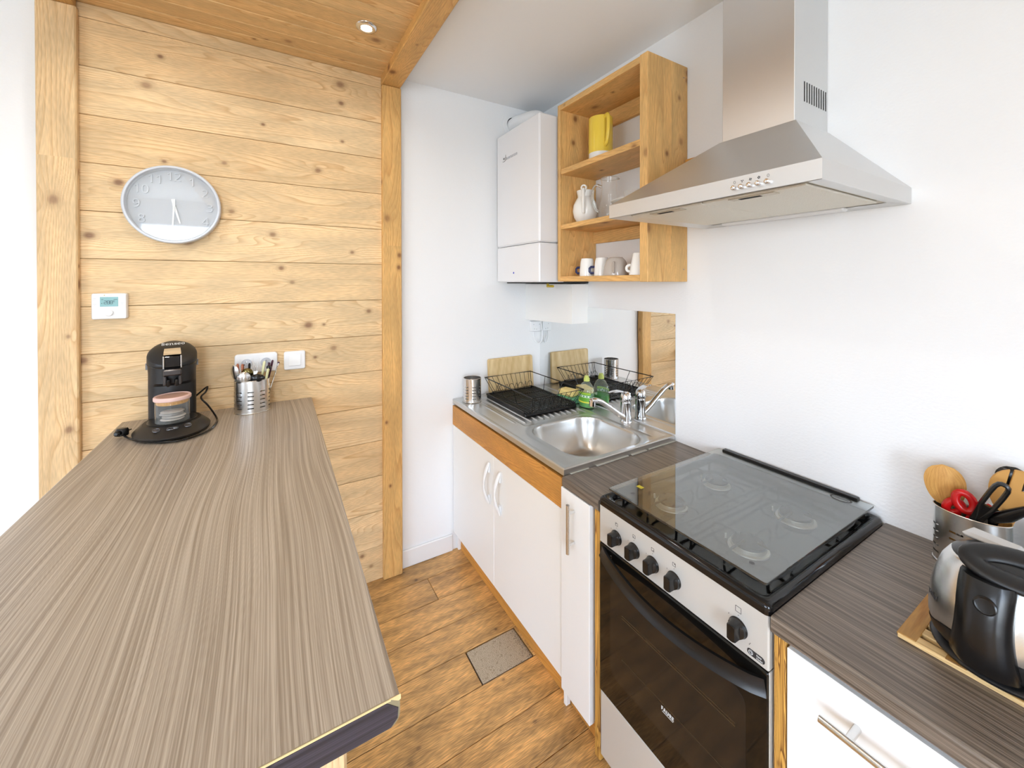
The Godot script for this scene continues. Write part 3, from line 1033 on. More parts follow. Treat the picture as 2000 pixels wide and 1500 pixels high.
# where a piece of cutlery stands in the pot, under its tip
func foot_of(p: Vector3, tip: Vector3) -> Vector3:
	return V(clampf(p.x + (tip.x + 0.05) * 0.55, p.x - 0.045, p.x + 0.045), p.y + 0.01, clampf(p.z + (tip.z + 1.985) * 0.7, p.z - 0.028, p.z + 0.028))

func _ringy(r: float, y: float, n := 20) -> PackedVector3Array:
	var q := PackedVector3Array()
	for i in n:
		q.append(V(cos(TAU * i / n) * r, y, sin(TAU * i / n) * r))
	return q

func solid_glass(c := Color(0.97, 0.985, 0.98, 0.02)) -> StandardMaterial3D:
	if M.has(c.to_html()):
		return M[c.to_html()]
	var m := mat(c, 0.0)
	m.refraction_enabled = true
	m.refraction_scale = 0.05
	M[c.to_html()] = m
	return m

func wall_things() -> void:
	var o: Node3D
	var mb: MB
	# ---- clock
	var c := V(-0.326, 1.806, ZW + 0.0008)
	o = thing("wall_clock", "round white and silver wall clock with raised numerals on the boarded wall", "clock", c)
	mb = MB.new()
	mb.xf = Transform3D(Basis(V(1, 0, 0), PI / 2), c)
	mb.lathe(Vector3.ZERO, [[0.140, 0.010], [0.1405, 0.041], [0.1435, 0.0445], [0.149, 0.0445], [0.152, 0.041], [0.152, 0.002], [0.146, 0.0], [0.140, 0.010]], 72)
	part("rim", mb, mat(rgb(205, 210, 218), 0.25), o)
	mb = MB.new()
	mb.xf = Transform3D(Basis(V(1, 0, 0), PI / 2), c)
	mb.lathe(Vector3.ZERO, [[0.0, 0.001], [0.143, 0.001], [0.143, 0.012], [0.0, 0.012]], 72)
	part("dial", mb, mat(rgb(192, 196, 203), 0.5), o)
	for i in 12:
		var a := TAU * (i + 1) / 12.0
		text("numeral", str(i + 1), 0.034, c + V(sin(a) * 0.114, cos(a) * 0.114, 0.0155), V(1, 0, 0), V(0, 1, 0), mat(rgb(203, 207, 214), 0.3), o, 0.006)
	for e in [[0.072, 165.5, 0.0042, "hour_hand", 0.019], [0.105, 183.0, 0.0034, "minute_hand", 0.022]]:
		var a := deg_to_rad(e[1])
		var d := V(sin(a), cos(a), 0)
		mb = MB.new()
		blade(mb, [c - d * 0.026 + V(0, 0, e[4]), c + V(0, 0, e[4]), c + d * e[0] + V(0, 0, e[4])], [e[2] * 0.8, e[2], e[2] * 0.6], V(-d.y, d.x, 0), 0.0012)
		part(e[3], mb, M.white_plastic, o)
	mb = MB.new()
	mb.xf = Transform3D(Basis(V(1, 0, 0), PI / 2), c)
	mb.lathe(Vector3.ZERO, [[0.0, 0.016], [0.005, 0.016], [0.005, 0.025], [0.0, 0.0255]], 16)
	part("pin", mb, M.white_plastic, o)
	mb = MB.new()
	mb.xf = Transform3D(Basis(V(1, 0, 0), PI / 2), c)
	mb.lathe(Vector3.ZERO, [[0.0, 0.037], [0.1405, 0.037], [0.1405, 0.0385], [0.0, 0.0385]], 72)
	part("glass_cover", mb, M.glass, o)
	# ---- thermostat
	c = V(-0.5155, 1.412, ZW + 0.001)
	o = thing("thermostat", "white room thermostat with a blue-green display on the boarded wall", "thermostat", c)
	mb = MB.new(); mb.xf = face_pz(c)
	mb.slab(rrect(0.097, 0.097, 0.007), 0.0, 0.022, 0.003)
	part("body", mb, M.white_plastic, o, 50.0)
	mb = MB.new(); mb.xf = face_pz(c + V(0.0, 0.017, 0.022))
	mb.slab(rrect(0.050, 0.036, 0.001, 2), 0.0, 0.0008, 0.0003)
	part("display", mb, M.lcd, o)
	# seven-segment reading
	mb = MB.new()
	var lcd := c + V(0.0, 0.015, 0.0231)
	var seg := func(x: float, s: String) -> void:
		var w := 0.0062; var h := 0.0115
		for k in s:
			match k:
				"a": mb.bx(lcd + V(x, h / 2 - 0.0006, 0), lcd + V(x + w, h / 2 + 0.0006, 0.0002))
				"g": mb.bx(lcd + V(x, -0.0006, 0), lcd + V(x + w, 0.0006, 0.0002))
				"d": mb.bx(lcd + V(x, -h / 2 - 0.0006, 0), lcd + V(x + w, -h / 2 + 0.0006, 0.0002))
				"f": mb.bx(lcd + V(x - 0.0006, 0, 0), lcd + V(x + 0.0006, h / 2, 0.0002))
				"b": mb.bx(lcd + V(x + w - 0.0006, 0, 0), lcd + V(x + w + 0.0006, h / 2, 0.0002))
				"e": mb.bx(lcd + V(x - 0.0006, -h / 2, 0), lcd + V(x + 0.0006, 0, 0.0002))
				"c": mb.bx(lcd + V(x + w - 0.0006, -h / 2, 0), lcd + V(x + w + 0.0006, 0, 0.0002))
	seg.call(-0.0135, "abged")
	seg.call(-0.0052, "abcdefg")
	seg.call(0.0034, "abcdefg")
	mb.bx(lcd + V(0.0012, -0.0064, 0), lcd + V(0.0022, -0.0054, 0.0002))
	mb.bx(lcd + V(0.0122, 0.0054, 0), lcd + V(0.0165, 0.0064, 0.0002)).bx(lcd + V(0.0122, 0.0012, 0), lcd + V(0.0165, 0.0022, 0.0002)).bx(lcd + V(0.0120, 0.0012, 0), lcd + V(0.0130, 0.0064, 0.0002))
	mb.bx(lcd + V(-0.021, -0.005, 0), lcd + V(-0.0185, -0.0028, 0.0002))
	mb.bx(lcd + V(-0.021, 0.0098, 0), lcd + V(-0.0155, 0.0112, 0.0002)).bx(lcd + V(0.0125, 0.0098, 0), lcd + V(0.0225, 0.0112, 0.0002))
	part("reading", mb, mat(rgb(40, 66, 72), 0.4), o, 0.0, "28.8 degrees in dark digits")
	mb = MB.new()
	mb.xf = Transform3D(Basis(V(1, 0, 0), PI / 2), c + V(0, -0.024, 0.022))
	mb.lathe(Vector3.ZERO, [[0.0, 0.0], [0.0155, 0.0], [0.0155, 0.001], [0.0125, 0.0015], [0.0115, 0.009], [0.009, 0.0105], [0.0, 0.011]], 36)
	part("dial", mb, M.white_plastic, o, 50.0)
	mb = MB.new()
	var mk := c + V(0, 0, 0.0222)
	for e in [[-0.039, 0.034, 0.003], [-0.039, 0.029, 0.007], [-0.039, 0.024, 0.01], [-0.039, 0.008, 0.011], [-0.039, 0.004, 0.004], [0.036, 0.036, 0.004], [0.036, 0.03, 0.008], [0.036, 0.012, 0.01], [0.036, 0.008, 0.006], [0.0, 0.041, 0.018]]:
		mb = MB.new()
		mb.bx(mk + V(e[0] - e[2] / 2, e[1] - 0.0006, 0), mk + V(e[0] + e[2] / 2, e[1] + 0.0006, 0.0003))
		part("marking", mb, M.light_grey, o, 0.0)
	part("emblem", MB.new().bx(mk + V(-0.0145, 0.0395, 0), mk + V(-0.011, 0.043, 0.0004), 0.0001), mat(rgb(190, 180, 110), 0.5), o)
	# ---- double socket
	c = V(-0.053, 1.150, ZW + 0.001)
	o = thing("wall_socket", "white double wall socket on the boarded wall behind the cutlery pot", "socket", c)
	mb = MB.new(); mb.xf = face_pz(c)
	mb.slab(rrect(0.158, 0.084, 0.012), 0.0, 0.010, 0.003)
	part("plate", mb, M.white_plastic, o, 50.0)
	for s in [-1.0, 1.0]:
		var q: Vector3 = c + V(s * 0.0355, 0.0, 0.010)
		mb = MB.new(); mb.xf = face_pz(q)
		mb.slab(rrect(0.048, 0.048, 0.002, 2), 0.0, 0.0015, 0.0005)
		part("insert", mb, M.white_plastic, o)
		mb = MB.new()
		mb.xf = Transform3D(Basis(V(1, 0, 0), PI / 2), q)
		mb.lathe(Vector3.ZERO, [[0.0, 0.0017], [0.0175, 0.0017], [0.0185, 0.003], [0.0205, 0.003], [0.0205, 0.0014], [0.0, 0.0014]], 32)
		part("recess", mb, mat(rgb(205, 208, 214), 0.4), o)
		mb = MB.new()
		mb.tube([q + V(0, 0.0095, 0.001), q + V(0, 0.0095, 0.012)], 0.0023, 10)
		part("earth_pin", mb, M.polished, o)
		for h in [-1.0, 1.0]:
			mb = MB.new()
			mb.tube([q + V(h * 0.0095, -0.004, 0.0016), q + V(h * 0.0095, -0.004, 0.0021)], 0.0028, 10)
			part("pin_hole", mb, M.dark_hole, o)
	# ---- switch
	c = V(0.094, 1.147, ZW + 0.001)
	o = thing("light_switch", "white square light switch on the boarded wall right of the double socket", "switch", c)
	mb = MB.new(); mb.xf = face_pz(c)
	mb.slab(rrect(0.086, 0.083, 0.009), 0.0, 0.010, 0.003)
	part("plate", mb, M.white_plastic, o, 50.0)
	mb = MB.new(); mb.xf = face_pz(c + V(0, 0.001, 0.010)) * Transform3D(Basis(V(1, 0, 0), -0.05), Vector3.ZERO)
	mb.slab(rrect(0.049, 0.049, 0.002, 2), -0.001, 0.004, 0.001)
	part("rocker", mb, M.white_gloss, o)

func wall_units() -> void:
	var o: Node3D
	var mb: MB
	# ---- boiler
	o = thing("boiler", "white wall-hung gas boiler in the corner, left of the wooden shelf unit", "boiler", V(1.30, 1.497, -1.86))
	part("casing", MB.new().bx(V(1.14, 1.70, -2.072), V(XR - 0.001, 2.342, -1.638), 0.008), M.enamel, o)
	part("flap", MB.new().bx(V(1.1405, 1.499, -2.071), V(1.30, 1.697, -1.639), 0.006), M.enamel, o)
	part("lower_casing", MB.new().bx(V(1.30, 1.502, -2.069), V(XR - 0.001, 1.7, -1.64), 0.003), M.enamel, o)
	part("back_frame", MB.new().bx(V(1.17, 1.505, -2.098), V(XR - 0.002, 2.30, -2.0725), 0.004), M.enamel, o)
	mb = MB.new().bx(V(1.2, 1.492, -2.06), V(XR - 0.004, 1.5015, -1.65), 0.001)
	part("underside", mb, mat(rgb(38, 38, 40), 0.6), o)
	mb = MB.new()
	mb.tube([V(1.25, 1.495, -1.72), V(1.25, 1.484, -1.72)], 0.007, 10)
	mb.bx(V(1.243, 1.472, -1.725), V(1.257, 1.484, -1.672), 0.003)
	part("gas_tap", mb, M.yellow, o, 40.0, "yellow gas tap lever")
	mb = MB.new()
	mb.ball(V(1.1405, 1.55, -1.885), V(0.003, 0.0055, 0.0055), 12, 6)
	part("indicator", mb, M.blue_led, o, 40.0, "small blue indicator")
	text("lettering", "bonmasson", 0.0175, V(1.1395, 2.193, -1.905), V(0, 0, 1), V(0, 1, 0), mat(rgb(160, 162, 170), 0.5), o, 0.0006)
	mb = MB.new()
	mb.tube(curve([V(1.1393, 2.183, -2.0), V(1.1393, 2.181, -1.985), V(1.1393, 2.186, -1.972), V(1.1393, 2.2, -1.968), V(1.1393, 2.215, -1.967)], 4), 0.0014, 5)
	mb.bx(V(1.139, 2.192, -1.994), V(1.1399, 2.203, -1.98), 0.0003)
	part("emblem", mb, M.grey, o)
	# ---- flue
	var f := V(1.272, 2.452, ZB)
	o = thing("flue_pipe", "white flue pipe with a round wall plate behind the top of the boiler", "pipe", f)
	mb = MB.new()
	mb.xf = Transform3D(Basis(V(1, 0, 0), PI / 2), f)
	mb.lathe(Vector3.ZERO, [[0.045, 0.0005], [0.074, 0.0005], [0.074, 0.003], [0.068, 0.005], [0.045, 0.006], [0.045, 0.0005]], 40)
	part("wall_plate", mb, M.white_plastic, o)
	mb = MB.new()
	mb.xf = Transform3D(Basis(V(1, 0, 0), PI / 2), f)
	mb.lathe(Vector3.ZERO, [[0.0, 0.0006], [0.045, 0.0006], [0.045, 0.0012], [0.0, 0.0012]], 30)
	part("gap", mb, M.dark_hole, o)
	part("pipe", MB.new().tube(curve([f + V(0.002, -0.003, 0.0013), f + V(0.003, -0.004, 0.05), f + V(0.010, -0.012, 0.13), f + V(0.03, -0.02, 0.2), f + V(0.04, -0.05, 0.235), f + V(0.042, -0.109, 0.24)], 5), 0.0435, 24), M.white_plastic, o)
	part("clip", MB.new().bx(V(1.255, 2.4, -2.03), V(1.33, 2.482, -2.012), 0.006), M.white_plastic, o)
	part("collar", MB.new().lathe(f + V(0.042, -0.1095, 0.24), [[0.0, 0.0], [0.05, 0.0], [0.05, 0.02], [0.037, 0.03], [0.0, 0.03]], 30), M.white_plastic, o)
	# ---- white cover below the boiler
	mb = MB.new()
	mb.skin([PackedVector3Array([V(1.36, 1.267, ZB + 0.001), V(1.36, 1.488, ZB + 0.001), V(XR - 0.001, 1.488, ZB + 0.001), V(XR - 0.001, 1.267, ZB + 0.001)]), PackedVector3Array([V(1.36, 1.278, -1.657), V(1.36, 1.488, -1.657), V(XR - 0.001, 1.488, -1.657), V(XR - 0.001, 1.278, -1.657)])])
	single("pipe_cover", mb, M.white_door, "white boxed pipe cover under the boiler in the corner", "box", V(1.42, 1.267, -1.88), "", "", 20.0)
	# ---- corner outlet with its cable
	o = thing("corner_outlet", "small white junction outlet with a looped cable in the corner under the pipe cover", "socket", V(1.43, 1.218, ZB))
	mb = MB.new(); mb.xf = face_pz(V(1.43, 1.222, ZB + 0.0006))
	mb.slab(rrect(0.08, 0.066, 0.006), 0.0, 0.014, 0.003)
	part("plate", mb, M.white_plastic, o, 50.0)
	for e in [[-0.018, 0.012], [-0.012, -0.016], [0.004, -0.018], [0.026, 0.012]]:
		part("screw", MB.new().ball(V(1.43 + e[0], 1.222 + e[1], ZB + 0.0148), V(0.0022, 0.0022, 0.001), 8, 4), M.grey, o)
	part("cable", MB.new().tube(curve([V(1.415, 1.19, ZB + 0.008), V(1.413, 1.165, ZB + 0.010), V(1.425, 1.13, ZB + 0.015), V(1.448, 1.118, ZB + 0.026), V(1.462, 1.14, ZB + 0.032), V(1.466, 1.18, ZB + 0.03), V(1.464, 1.225, ZB + 0.024), V(1.462, 1.266, ZB + 0.02)], 5), 0.0032, 8), M.white_plastic, o)
	# ---- wooden shelf unit
	var xf := 1.235
	o = thing("shelf_unit", "open honey pine wall shelf unit between the boiler and the hood", "shelf", V(1.35, 1.502, -1.33))
	part("side_panel", pine(MB.new().bx(V(xf, 1.502, -1.615), V(XR - 0.001, 2.378, -1.594), 0.0015), 1), M.shelf, o)
	part("side_panel", pine(MB.new().bx(V(xf - 0.002, 1.500, -1.092), V(XR - 0.001, 2.379, -1.052), 0.002), 1, 2.3), M.shelf, o)
	part("top_panel", pine(MB.new().bx(V(xf, 2.350, -1.594), V(XR - 0.001, 2.377, -1.092), 0.0015), 2), M.shelf, o)
	part("bottom_panel", pine(MB.new().bx(V(xf, 1.502, -1.594), V(XR - 0.001, 1.527, -1.092), 0.0015), 2), M.shelf, o)
	part("shelf_board", pine(MB.new().bx(V(xf + 0.004, 2.032, -1.594), V(XR - 0.001, 2.058, -1.092), 0.0015), 2), M.shelf, o)
	part("shelf_board", pine(MB.new().bx(V(xf + 0.004, 1.760, -1.594), V(XR - 0.001, 1.784, -1.092), 0.0015), 2), M.shelf, o)
	part("back_rail", pine(MB.new().bx(V(1.452, 2.272, -1.594), V(XR - 0.001, 2.3495, -1.092), 0.0015), 2), M.shelf, o)
	part("back_rail", pine(MB.new().bx(V(1.452, 1.70, -1.594), V(XR - 0.001, 1.7595, -1.092), 0.0015), 2), M.shelf, o)
	for e in [[2.33, -1.070], [1.94, -1.07], [1.55, -1.07]]:
		part("screw", MB.new().ball(V(1.448, e[0], -1.0518), V(0.003, 0.003, 0.0008), 8, 4), M.grey, o)
	# ---- things on the shelves
	var c := V(1.345, 2.0585, -1.425)
	o = thing("jug", "tall yellow ceramic jug with a white foot on the upper shelf", "jug", c)
	part("body", MB.new().lathe(c, [[0.0, 0.0], [0.053, 0.0], [0.055, 0.003], [0.0555, 0.048]], 40), M.china, o)
	part("glaze", MB.new().lathe(c, [[0.0558, 0.046], [0.0562, 0.05], [0.0562, 0.10], [0.0555, 0.208], [0.054, 0.213], [0.052, 0.212], [0.051, 0.2], [0.051, 0.02], [0.0, 0.018]], 40), M.yellow_china, o)
	var hd := V(-0.35, 0, 0.94).normalized()
	part("handle", MB.new().tube(curve([c + hd * 0.053 + V(0, 0.2, 0), c + hd * 0.075 + V(0, 0.203, 0), c + hd * 0.088 + V(0, 0.18, 0), c + hd * 0.086 + V(0, 0.13, 0), c + hd * 0.072 + V(0, 0.085, 0), c + hd * 0.053 + V(0, 0.075, 0)], 5), 0.0085, 12, false, 1.3), M.yellow_china, o)
	c = V(1.325, 1.7845, -1.512)
	o = thing("milk_jug", "round bellied white china jug with a loop handle on the middle shelf", "jug", c)
	part("body", MB.new().lathe(c, [[0.0, 0.0], [0.034, 0.0], [0.037, 0.003], [0.054, 0.03], [0.0605, 0.06], [0.057, 0.09], [0.045, 0.115], [0.037, 0.127], [0.036, 0.133], [0.041, 0.155], [0.0415, 0.16], [0.039, 0.16], [0.034, 0.133], [0.034, 0.12], [0.0, 0.11]], 40), M.china, o, 60.0)
	hd = V(-0.75, 0, 0.66).normalized()
	part("handle", MB.new().tube(curve([c + hd * 0.037 + V(0, 0.15, 0), c + hd * 0.058 + V(0, 0.158, 0), c + hd * 0.068 + V(0, 0.14, 0), c + hd * 0.071 + V(0, 0.1, 0), c + hd * 0.063 + V(0, 0.055, 0), c + hd * 0.055 + V(0, 0.045, 0)], 5), 0.0075, 10), M.china, o)
	mb = MB.new()
	var rg := []
	for i in 16:
		var a := TAU * i / 16
		rg.append(c + hd * 0.05 + V(0, 0.166, 0) + (hd.cross(Vector3.UP) * cos(a) + Vector3.UP * sin(a)) * 0.0115)
	part("thumb_ring", mb.tube(rg, 0.0045, 8, true), M.china, o)
	c = V(1.365, 1.7845, -1.388)
	o = thing("carafe", "clear glass carafe with a handle on the middle shelf", "carafe", c)
	part("body", MB.new().lathe(c, [[0.0, 0.0004], [0.042, 0.0004], [0.047, 0.006], [0.050, 0.035], [0.047, 0.07], [0.037, 0.12], [0.0345, 0.15], [0.037, 0.185], [0.041, 0.2]], 40), M.glass, o, 60.0)
	part("rim", MB.new().tube(Array(_ring_at(c + V(0, 0.2, 0), 0.041)), 0.0014, 6, true), solid_glass(), o)
	hd = V(-0.82, 0, -0.57).normalized()
	part("handle", MB.new().tube(curve([c + hd * 0.036 + V(0, 0.16, 0), c + hd * 0.06 + V(0, 0.168, 0), c + hd * 0.076 + V(0, 0.145, 0), c + hd * 0.078 + V(0, 0.10, 0), c + hd * 0.066 + V(0, 0.06, 0), c + hd * 0.051 + V(0, 0.045, 0)], 5), 0.0065, 10), solid_glass(), o)
	part("spout", MB.new().ball(c - hd * 0.04 + V(0, 0.197, 0), V(0.008, 0.004, 0.008), 10, 6), solid_glass(), o)
	for i in 4:
		var pc := V(1.352, 1.7845 + i * 0.0165, -1.222)
		single("plate", MB.new().lathe(pc, [[0.0, 0.0], [0.06, 0.0], [0.066, 0.003], [0.102, 0.0145], [0.1025, 0.016], [0.10, 0.0165], [0.064, 0.006], [0.0, 0.0045]], 48), M.china, ["white plate at the bottom of the stack on the middle shelf", "white plate second from the bottom of the stack on the middle shelf", "white plate second from the top of the stack on the middle shelf", "white plate on top of the stack on the middle shelf"][i], "plate", pc, "stack of plates on the middle shelf", "", 50.0)
	c = V(1.36, 1.7845 + 3 * 0.0165 + 0.0056, -1.215)
	single("glass_bowl", MB.new().lathe(c, [[0.0, 0.0004], [0.03, 0.0004], [0.034, 0.003], [0.052, 0.02], [0.06, 0.05]], 40), M.glass, "clear glass bowl on top of the stack of white plates", "bowl", c, "", "", 50.0)
	# mugs on the bottom board, upside down
	var mug := func(at: Vector3, label: String, prof: Array, mt: Material, hdir: Vector3, hm: Material, h0: float, h1: float, r0: float, out: float, square: bool) -> void:
		var q := thing("mug", label, "mug", at, "mugs on the bottom shelf")
		part("body", MB.new().lathe(at, prof, 40), mt, q, 50.0)
		var d := hdir.normalized()
		var pts: Array
		if square:
			pts = [at + d * r0 + V(0, h1, 0), at + d * (r0 + out * 0.75) + V(0, h1, 0), at + d * (r0 + out) + V(0, h1 - 0.006, 0), at + d * (r0 + out) + V(0, h0 + 0.006, 0), at + d * (r0 + out * 0.75) + V(0, h0, 0), at + d * r0 + V(0, h0, 0)]
		else:
			pts = curve([at + d * r0 + V(0, h1, 0), at + d * (r0 + out * 0.7) + V(0, h1 - 0.002, 0), at + d * (r0 + out) + V(0, (h0 + h1) / 2, 0), at + d * (r0 + out * 0.7) + V(0, h0 + 0.002, 0), at + d * r0 + V(0, h0, 0)], 5)
		part("handle", MB.new().tube(pts, 0.0042, 8, false, 1.4), hm, q)
	var mp := [[0.034, 0.001], [0.035, 0.0], [0.036, 0.001], [0.0345, 0.035], [0.031, 0.07], [0.0275, 0.083], [0.024, 0.0845], [0.0, 0.0845]]
	mug.call(V(1.30, 1.5275, -1.470), "white tapered mug with a square navy handle, upside down, leftmost on the bottom shelf", mp, M.china, V(-0.35, 0, -1.0), M.navy, 0.014, 0.042, 0.033, 0.026, true)
	mug.call(V(1.312, 1.5275, -1.382), "white tapered mug with square navy handle, upside down, next to the grey cup", mp, M.china, V(-0.55, 0, -1.0), M.navy, 0.014, 0.042, 0.033, 0.026, true)
	mug.call(V(1.302, 1.5275, -1.285), "wide rounded grey-beige cup, upside down on the bottom shelf", [[0.053, 0.001], [0.054, 0.0], [0.055, 0.001], [0.0545, 0.02], [0.050, 0.045], [0.041, 0.066], [0.032, 0.076], [0.029, 0.079], [0.0, 0.079]], M.grey_china, V(-0.75, 0, 0.55), M.grey_china, 0.014, 0.055, 0.05, 0.02, false)
	mug.call(V(1.29, 1.5275, -1.145), "white conical mug with a small ring handle, upside down beside the right side panel", [[0.037, 0.001], [0.038, 0.0], [0.039, 0.001], [0.024, 0.088], [0.021, 0.091], [0.0, 0.091]], M.china, V(-0.35, 0, -1.0), M.china, 0.015, 0.042, 0.03, 0.024, false)

func _ring_at(c: Vector3, r: float, n := 32) -> PackedVector3Array:
	var q := PackedVector3Array()
	for i in n:
		q.append(c + V(cos(TAU * i / n) * r, 0, sin(TAU * i / n) * r))
	return q

func hood() -> void:
	var x0 := 0.956; var z0 := -0.973; var z1 := -0.377
	var xc := 1.268; var c0 := -0.778; var c1 := -0.567
	var o := thing("cooker_hood", "brushed stainless steel chimney hood on the kitchen wall above the cooker", "cooker hood", V(1.3, 1.707, -0.675))
	var mb := MB.new().bx(V(xc, 1.94, c0), V(XR - 0.001, 2.559, c1), 0.0015)
	mb.g = 2; part("chimney", mb, M.brushed, o)
	mb = MB.new()
	for i in 10:
		var x := 1.389 - 0.066 + i * 0.0148
		mb.bx(V(x, 2.02, c1 - 0.002), V(x + 0.005, 2.078, c1 + 0.0004))
	part("vent", mb, M.dark_hole, o, 0.0)
	mb = MB.new()
	var r0 := PackedVector3Array([V(x0, 1.75, z0), V(x0, 1.75, z1), V(XR - 0.001, 1.75, z1), V(XR - 0.001, 1.75, z0)])
	var r1 := PackedVector3Array([V(xc - 0.006, 1.953, c0 - 0.006), V(xc - 0.006, 1.953, c1 + 0.006), V(XR - 0.001, 1.953, c1 + 0.006), V(XR - 0.001, 1.953, c0 - 0.006)])
	mb.skin([r0, r1], true, false, true)
	mb.g = 2; part("canopy", mb, M.brushed, o, 5.0)
	# rim: outer skirt, a sloping flange below it and the recessed panel
	mb = MB.new()
	var rr := func(i: float, y: float) -> PackedVector3Array:
		return PackedVector3Array([V(x0 + i, y, z0 + i), V(x0 + i, y, z1 - i), V(XR - 0.001 - i * 0.4, y, z1 - i), V(XR - 0.001 - i * 0.4, y, z0 + i)])
	mb.skin([rr.call(0.0, 1.75), rr.call(0.0, 1.708), rr.call(0.0015, 1.707), rr.call(0.045, 1.716)], true, false, false)
	mb.g = 2; part("rim", mb, M.brushed, o, 5.0)
	mb = MB.new().skin([rr.call(0.0445, 1.717), rr.call(0.0445, 1.72)])
	part("underside", mb, M.aluminium, o, 5.0)
	# two grease filters
	for e in [[z0 + 0.05, (z0 + z1) / 2 - 0.002], [(z0 + z1) / 2 + 0.002, z1 - 0.05]]:
		mb = MB.new().bx(V(x0 + 0.05, 1.711, e[0]), V(XR - 0.07, 1.7165, e[1]), 0.0015)
		var fm: StandardMaterial3D = M.aluminium
		if not M.has("filter"):
			M.filter = mat(rgb(228, 224, 212), 0.5, 0.4)
			var n := noise_tex(0.09, 256, 1, FastNoiseLite.TYPE_CELLULAR)
			M.filter.heightmap_enabled = true
			M.filter.heightmap_texture = n
			M.filter.heightmap_scale = 0.12
			M.filter.uv1_triplanar = true
			M.filter.uv1_scale = Vector3(12, 12, 12)
		var fl := part("grease_filter", mb, M.filter, o)
		var zc: float = (e[0] + e[1]) / 2
		part("latch", MB.new().bx(V(x0 + 0.054, 1.7085, zc - 0.055), V(x0 + 0.082, 1.7112, zc + 0.055), 0.0006), M.aluminium, fl)
		part("finger_slot", MB.new().bx(V(x0 + 0.060, 1.7078, zc - 0.032), V(x0 + 0.074, 1.7086, zc + 0.02), 0.0003), M.dark_hole, fl)
	part("lamp_lens", MB.new().bx(V(XR - 0.058, 1.7045, z0 + 0.1), V(XR - 0.022, 1.7158, z1 - 0.13), 0.004), M.white_plastic, o)
	# five push buttons and their signs
	var bz := [-0.556, -0.538, -0.519, -0.500, -0.480]
	for z in bz:
		mb = MB.new()
		mb.xf = Transform3D(Basis(V(0, 0, 1), PI / 2), V(x0, 1.724, z))
		mb.lathe(Vector3.ZERO, [[0.0, 0.0003], [0.006, 0.0003], [0.006, 0.0085], [0.0048, 0.0102], [0.0, 0.0108]], 20)
		part("button", mb, M.chrome, o, 50.0)
	mb = MB.new()
	for i in 5:
		var q := V(x0 - 0.0003, 1.7375, bz[i])
		if i == 0 or i == 4:
			var l := []
			for k in 10:
				l.append(q + V(0, sin(TAU * k / 10) * 0.0034, cos(TAU * k / 10) * 0.0022))
			mb.tube(l, 0.00035, 4, true)
		else:
			for k in i + 2:
				var a: float = TAU * k / (i + 2) + 0.5
				mb.ball(q + V(0, sin(a) * 0.0022, cos(a) * 0.0022), V(0.0003, 0.0014, 0.0014), 6, 4)
	part("button_sign", mb, M.print_dark, o)
	single("wall_batten", pine(MB.new().bx(V(1.452, 1.955, -1.05), V(XR - 0.001, 1.997, -0.785), 0.002), 2, 1.0), M.honey, "strip of honey pine on the wall between the shelf unit and the hood", "batten", V(1.46, 1.955, -0.9))
	# ---- mirror above the sink
	var o2 := thing("wall_mirror", "large frameless mirror on the wall behind the sink", "mirror", V(XR - 0.003, 0.85, -1.6))
	# acrylic sheet, very slightly wavy towards its free end
	var gx := []
	for i in 33:
		var yy := lerpf(0.8525, 1.364, i / 32.0)
		var q := PackedVector3Array()
		for j in 41:
			var zz := lerpf(ZB + 0.002, -1.107, j / 40.0)
			var am := 0.00016 * smoothstep(-1.55, -1.25, zz)
			q.append(V(XR - 0.0042 + am * sin(yy * 19.0 + zz * 4.0), yy, zz))
		gx.append(q)
	var mw := MB.new().skin(gx, false)
	mw.bx(V(XR - 0.0038, 0.8525, ZB + 0.002), V(XR - 0.0008, 1.364, -1.107))
	part("mirror_glass", mw, M.mirror, o2, 60.0)

func arc_handle(o: Node3D, x: float, y0: float, y1: float, z: float, zd: float) -> void:
	# bowed white bar: pointed feet at both ends, a free arch between
	var pts := []; var wd := []
	for i in 17:
		var f := float(i) / 16
		var b := sin(PI * f)
		pts.append(V(x - 0.004 - 0.027 * b, lerpf(y0, y1, f), z - zd * 0.004 * b))
		wd.append(0.0022 + 0.006 * pow(absf(2.0 * f - 1.0), 0.6) * (1.0 - pow(absf(2.0 * f - 1.0), 6.0)) + 0.0035)
	var mb := MB.new().tube(pts, wd, 8, false, 0.75, V(1, 0, 0))
	for e in [[y0, 0.045], [y1, -0.045]]:
		mb.tube([V(x - 0.001, e[0], z), V(x - 0.004, e[0] + e[1] * 0.5, z), V(x - 0.006, e[0] + e[1], z)], [0.001, 0.006, 0.007], 8, false, 0.8, V(1, 0, 0))
	part("handle", mb, M.white_plastic, o, 50.0)

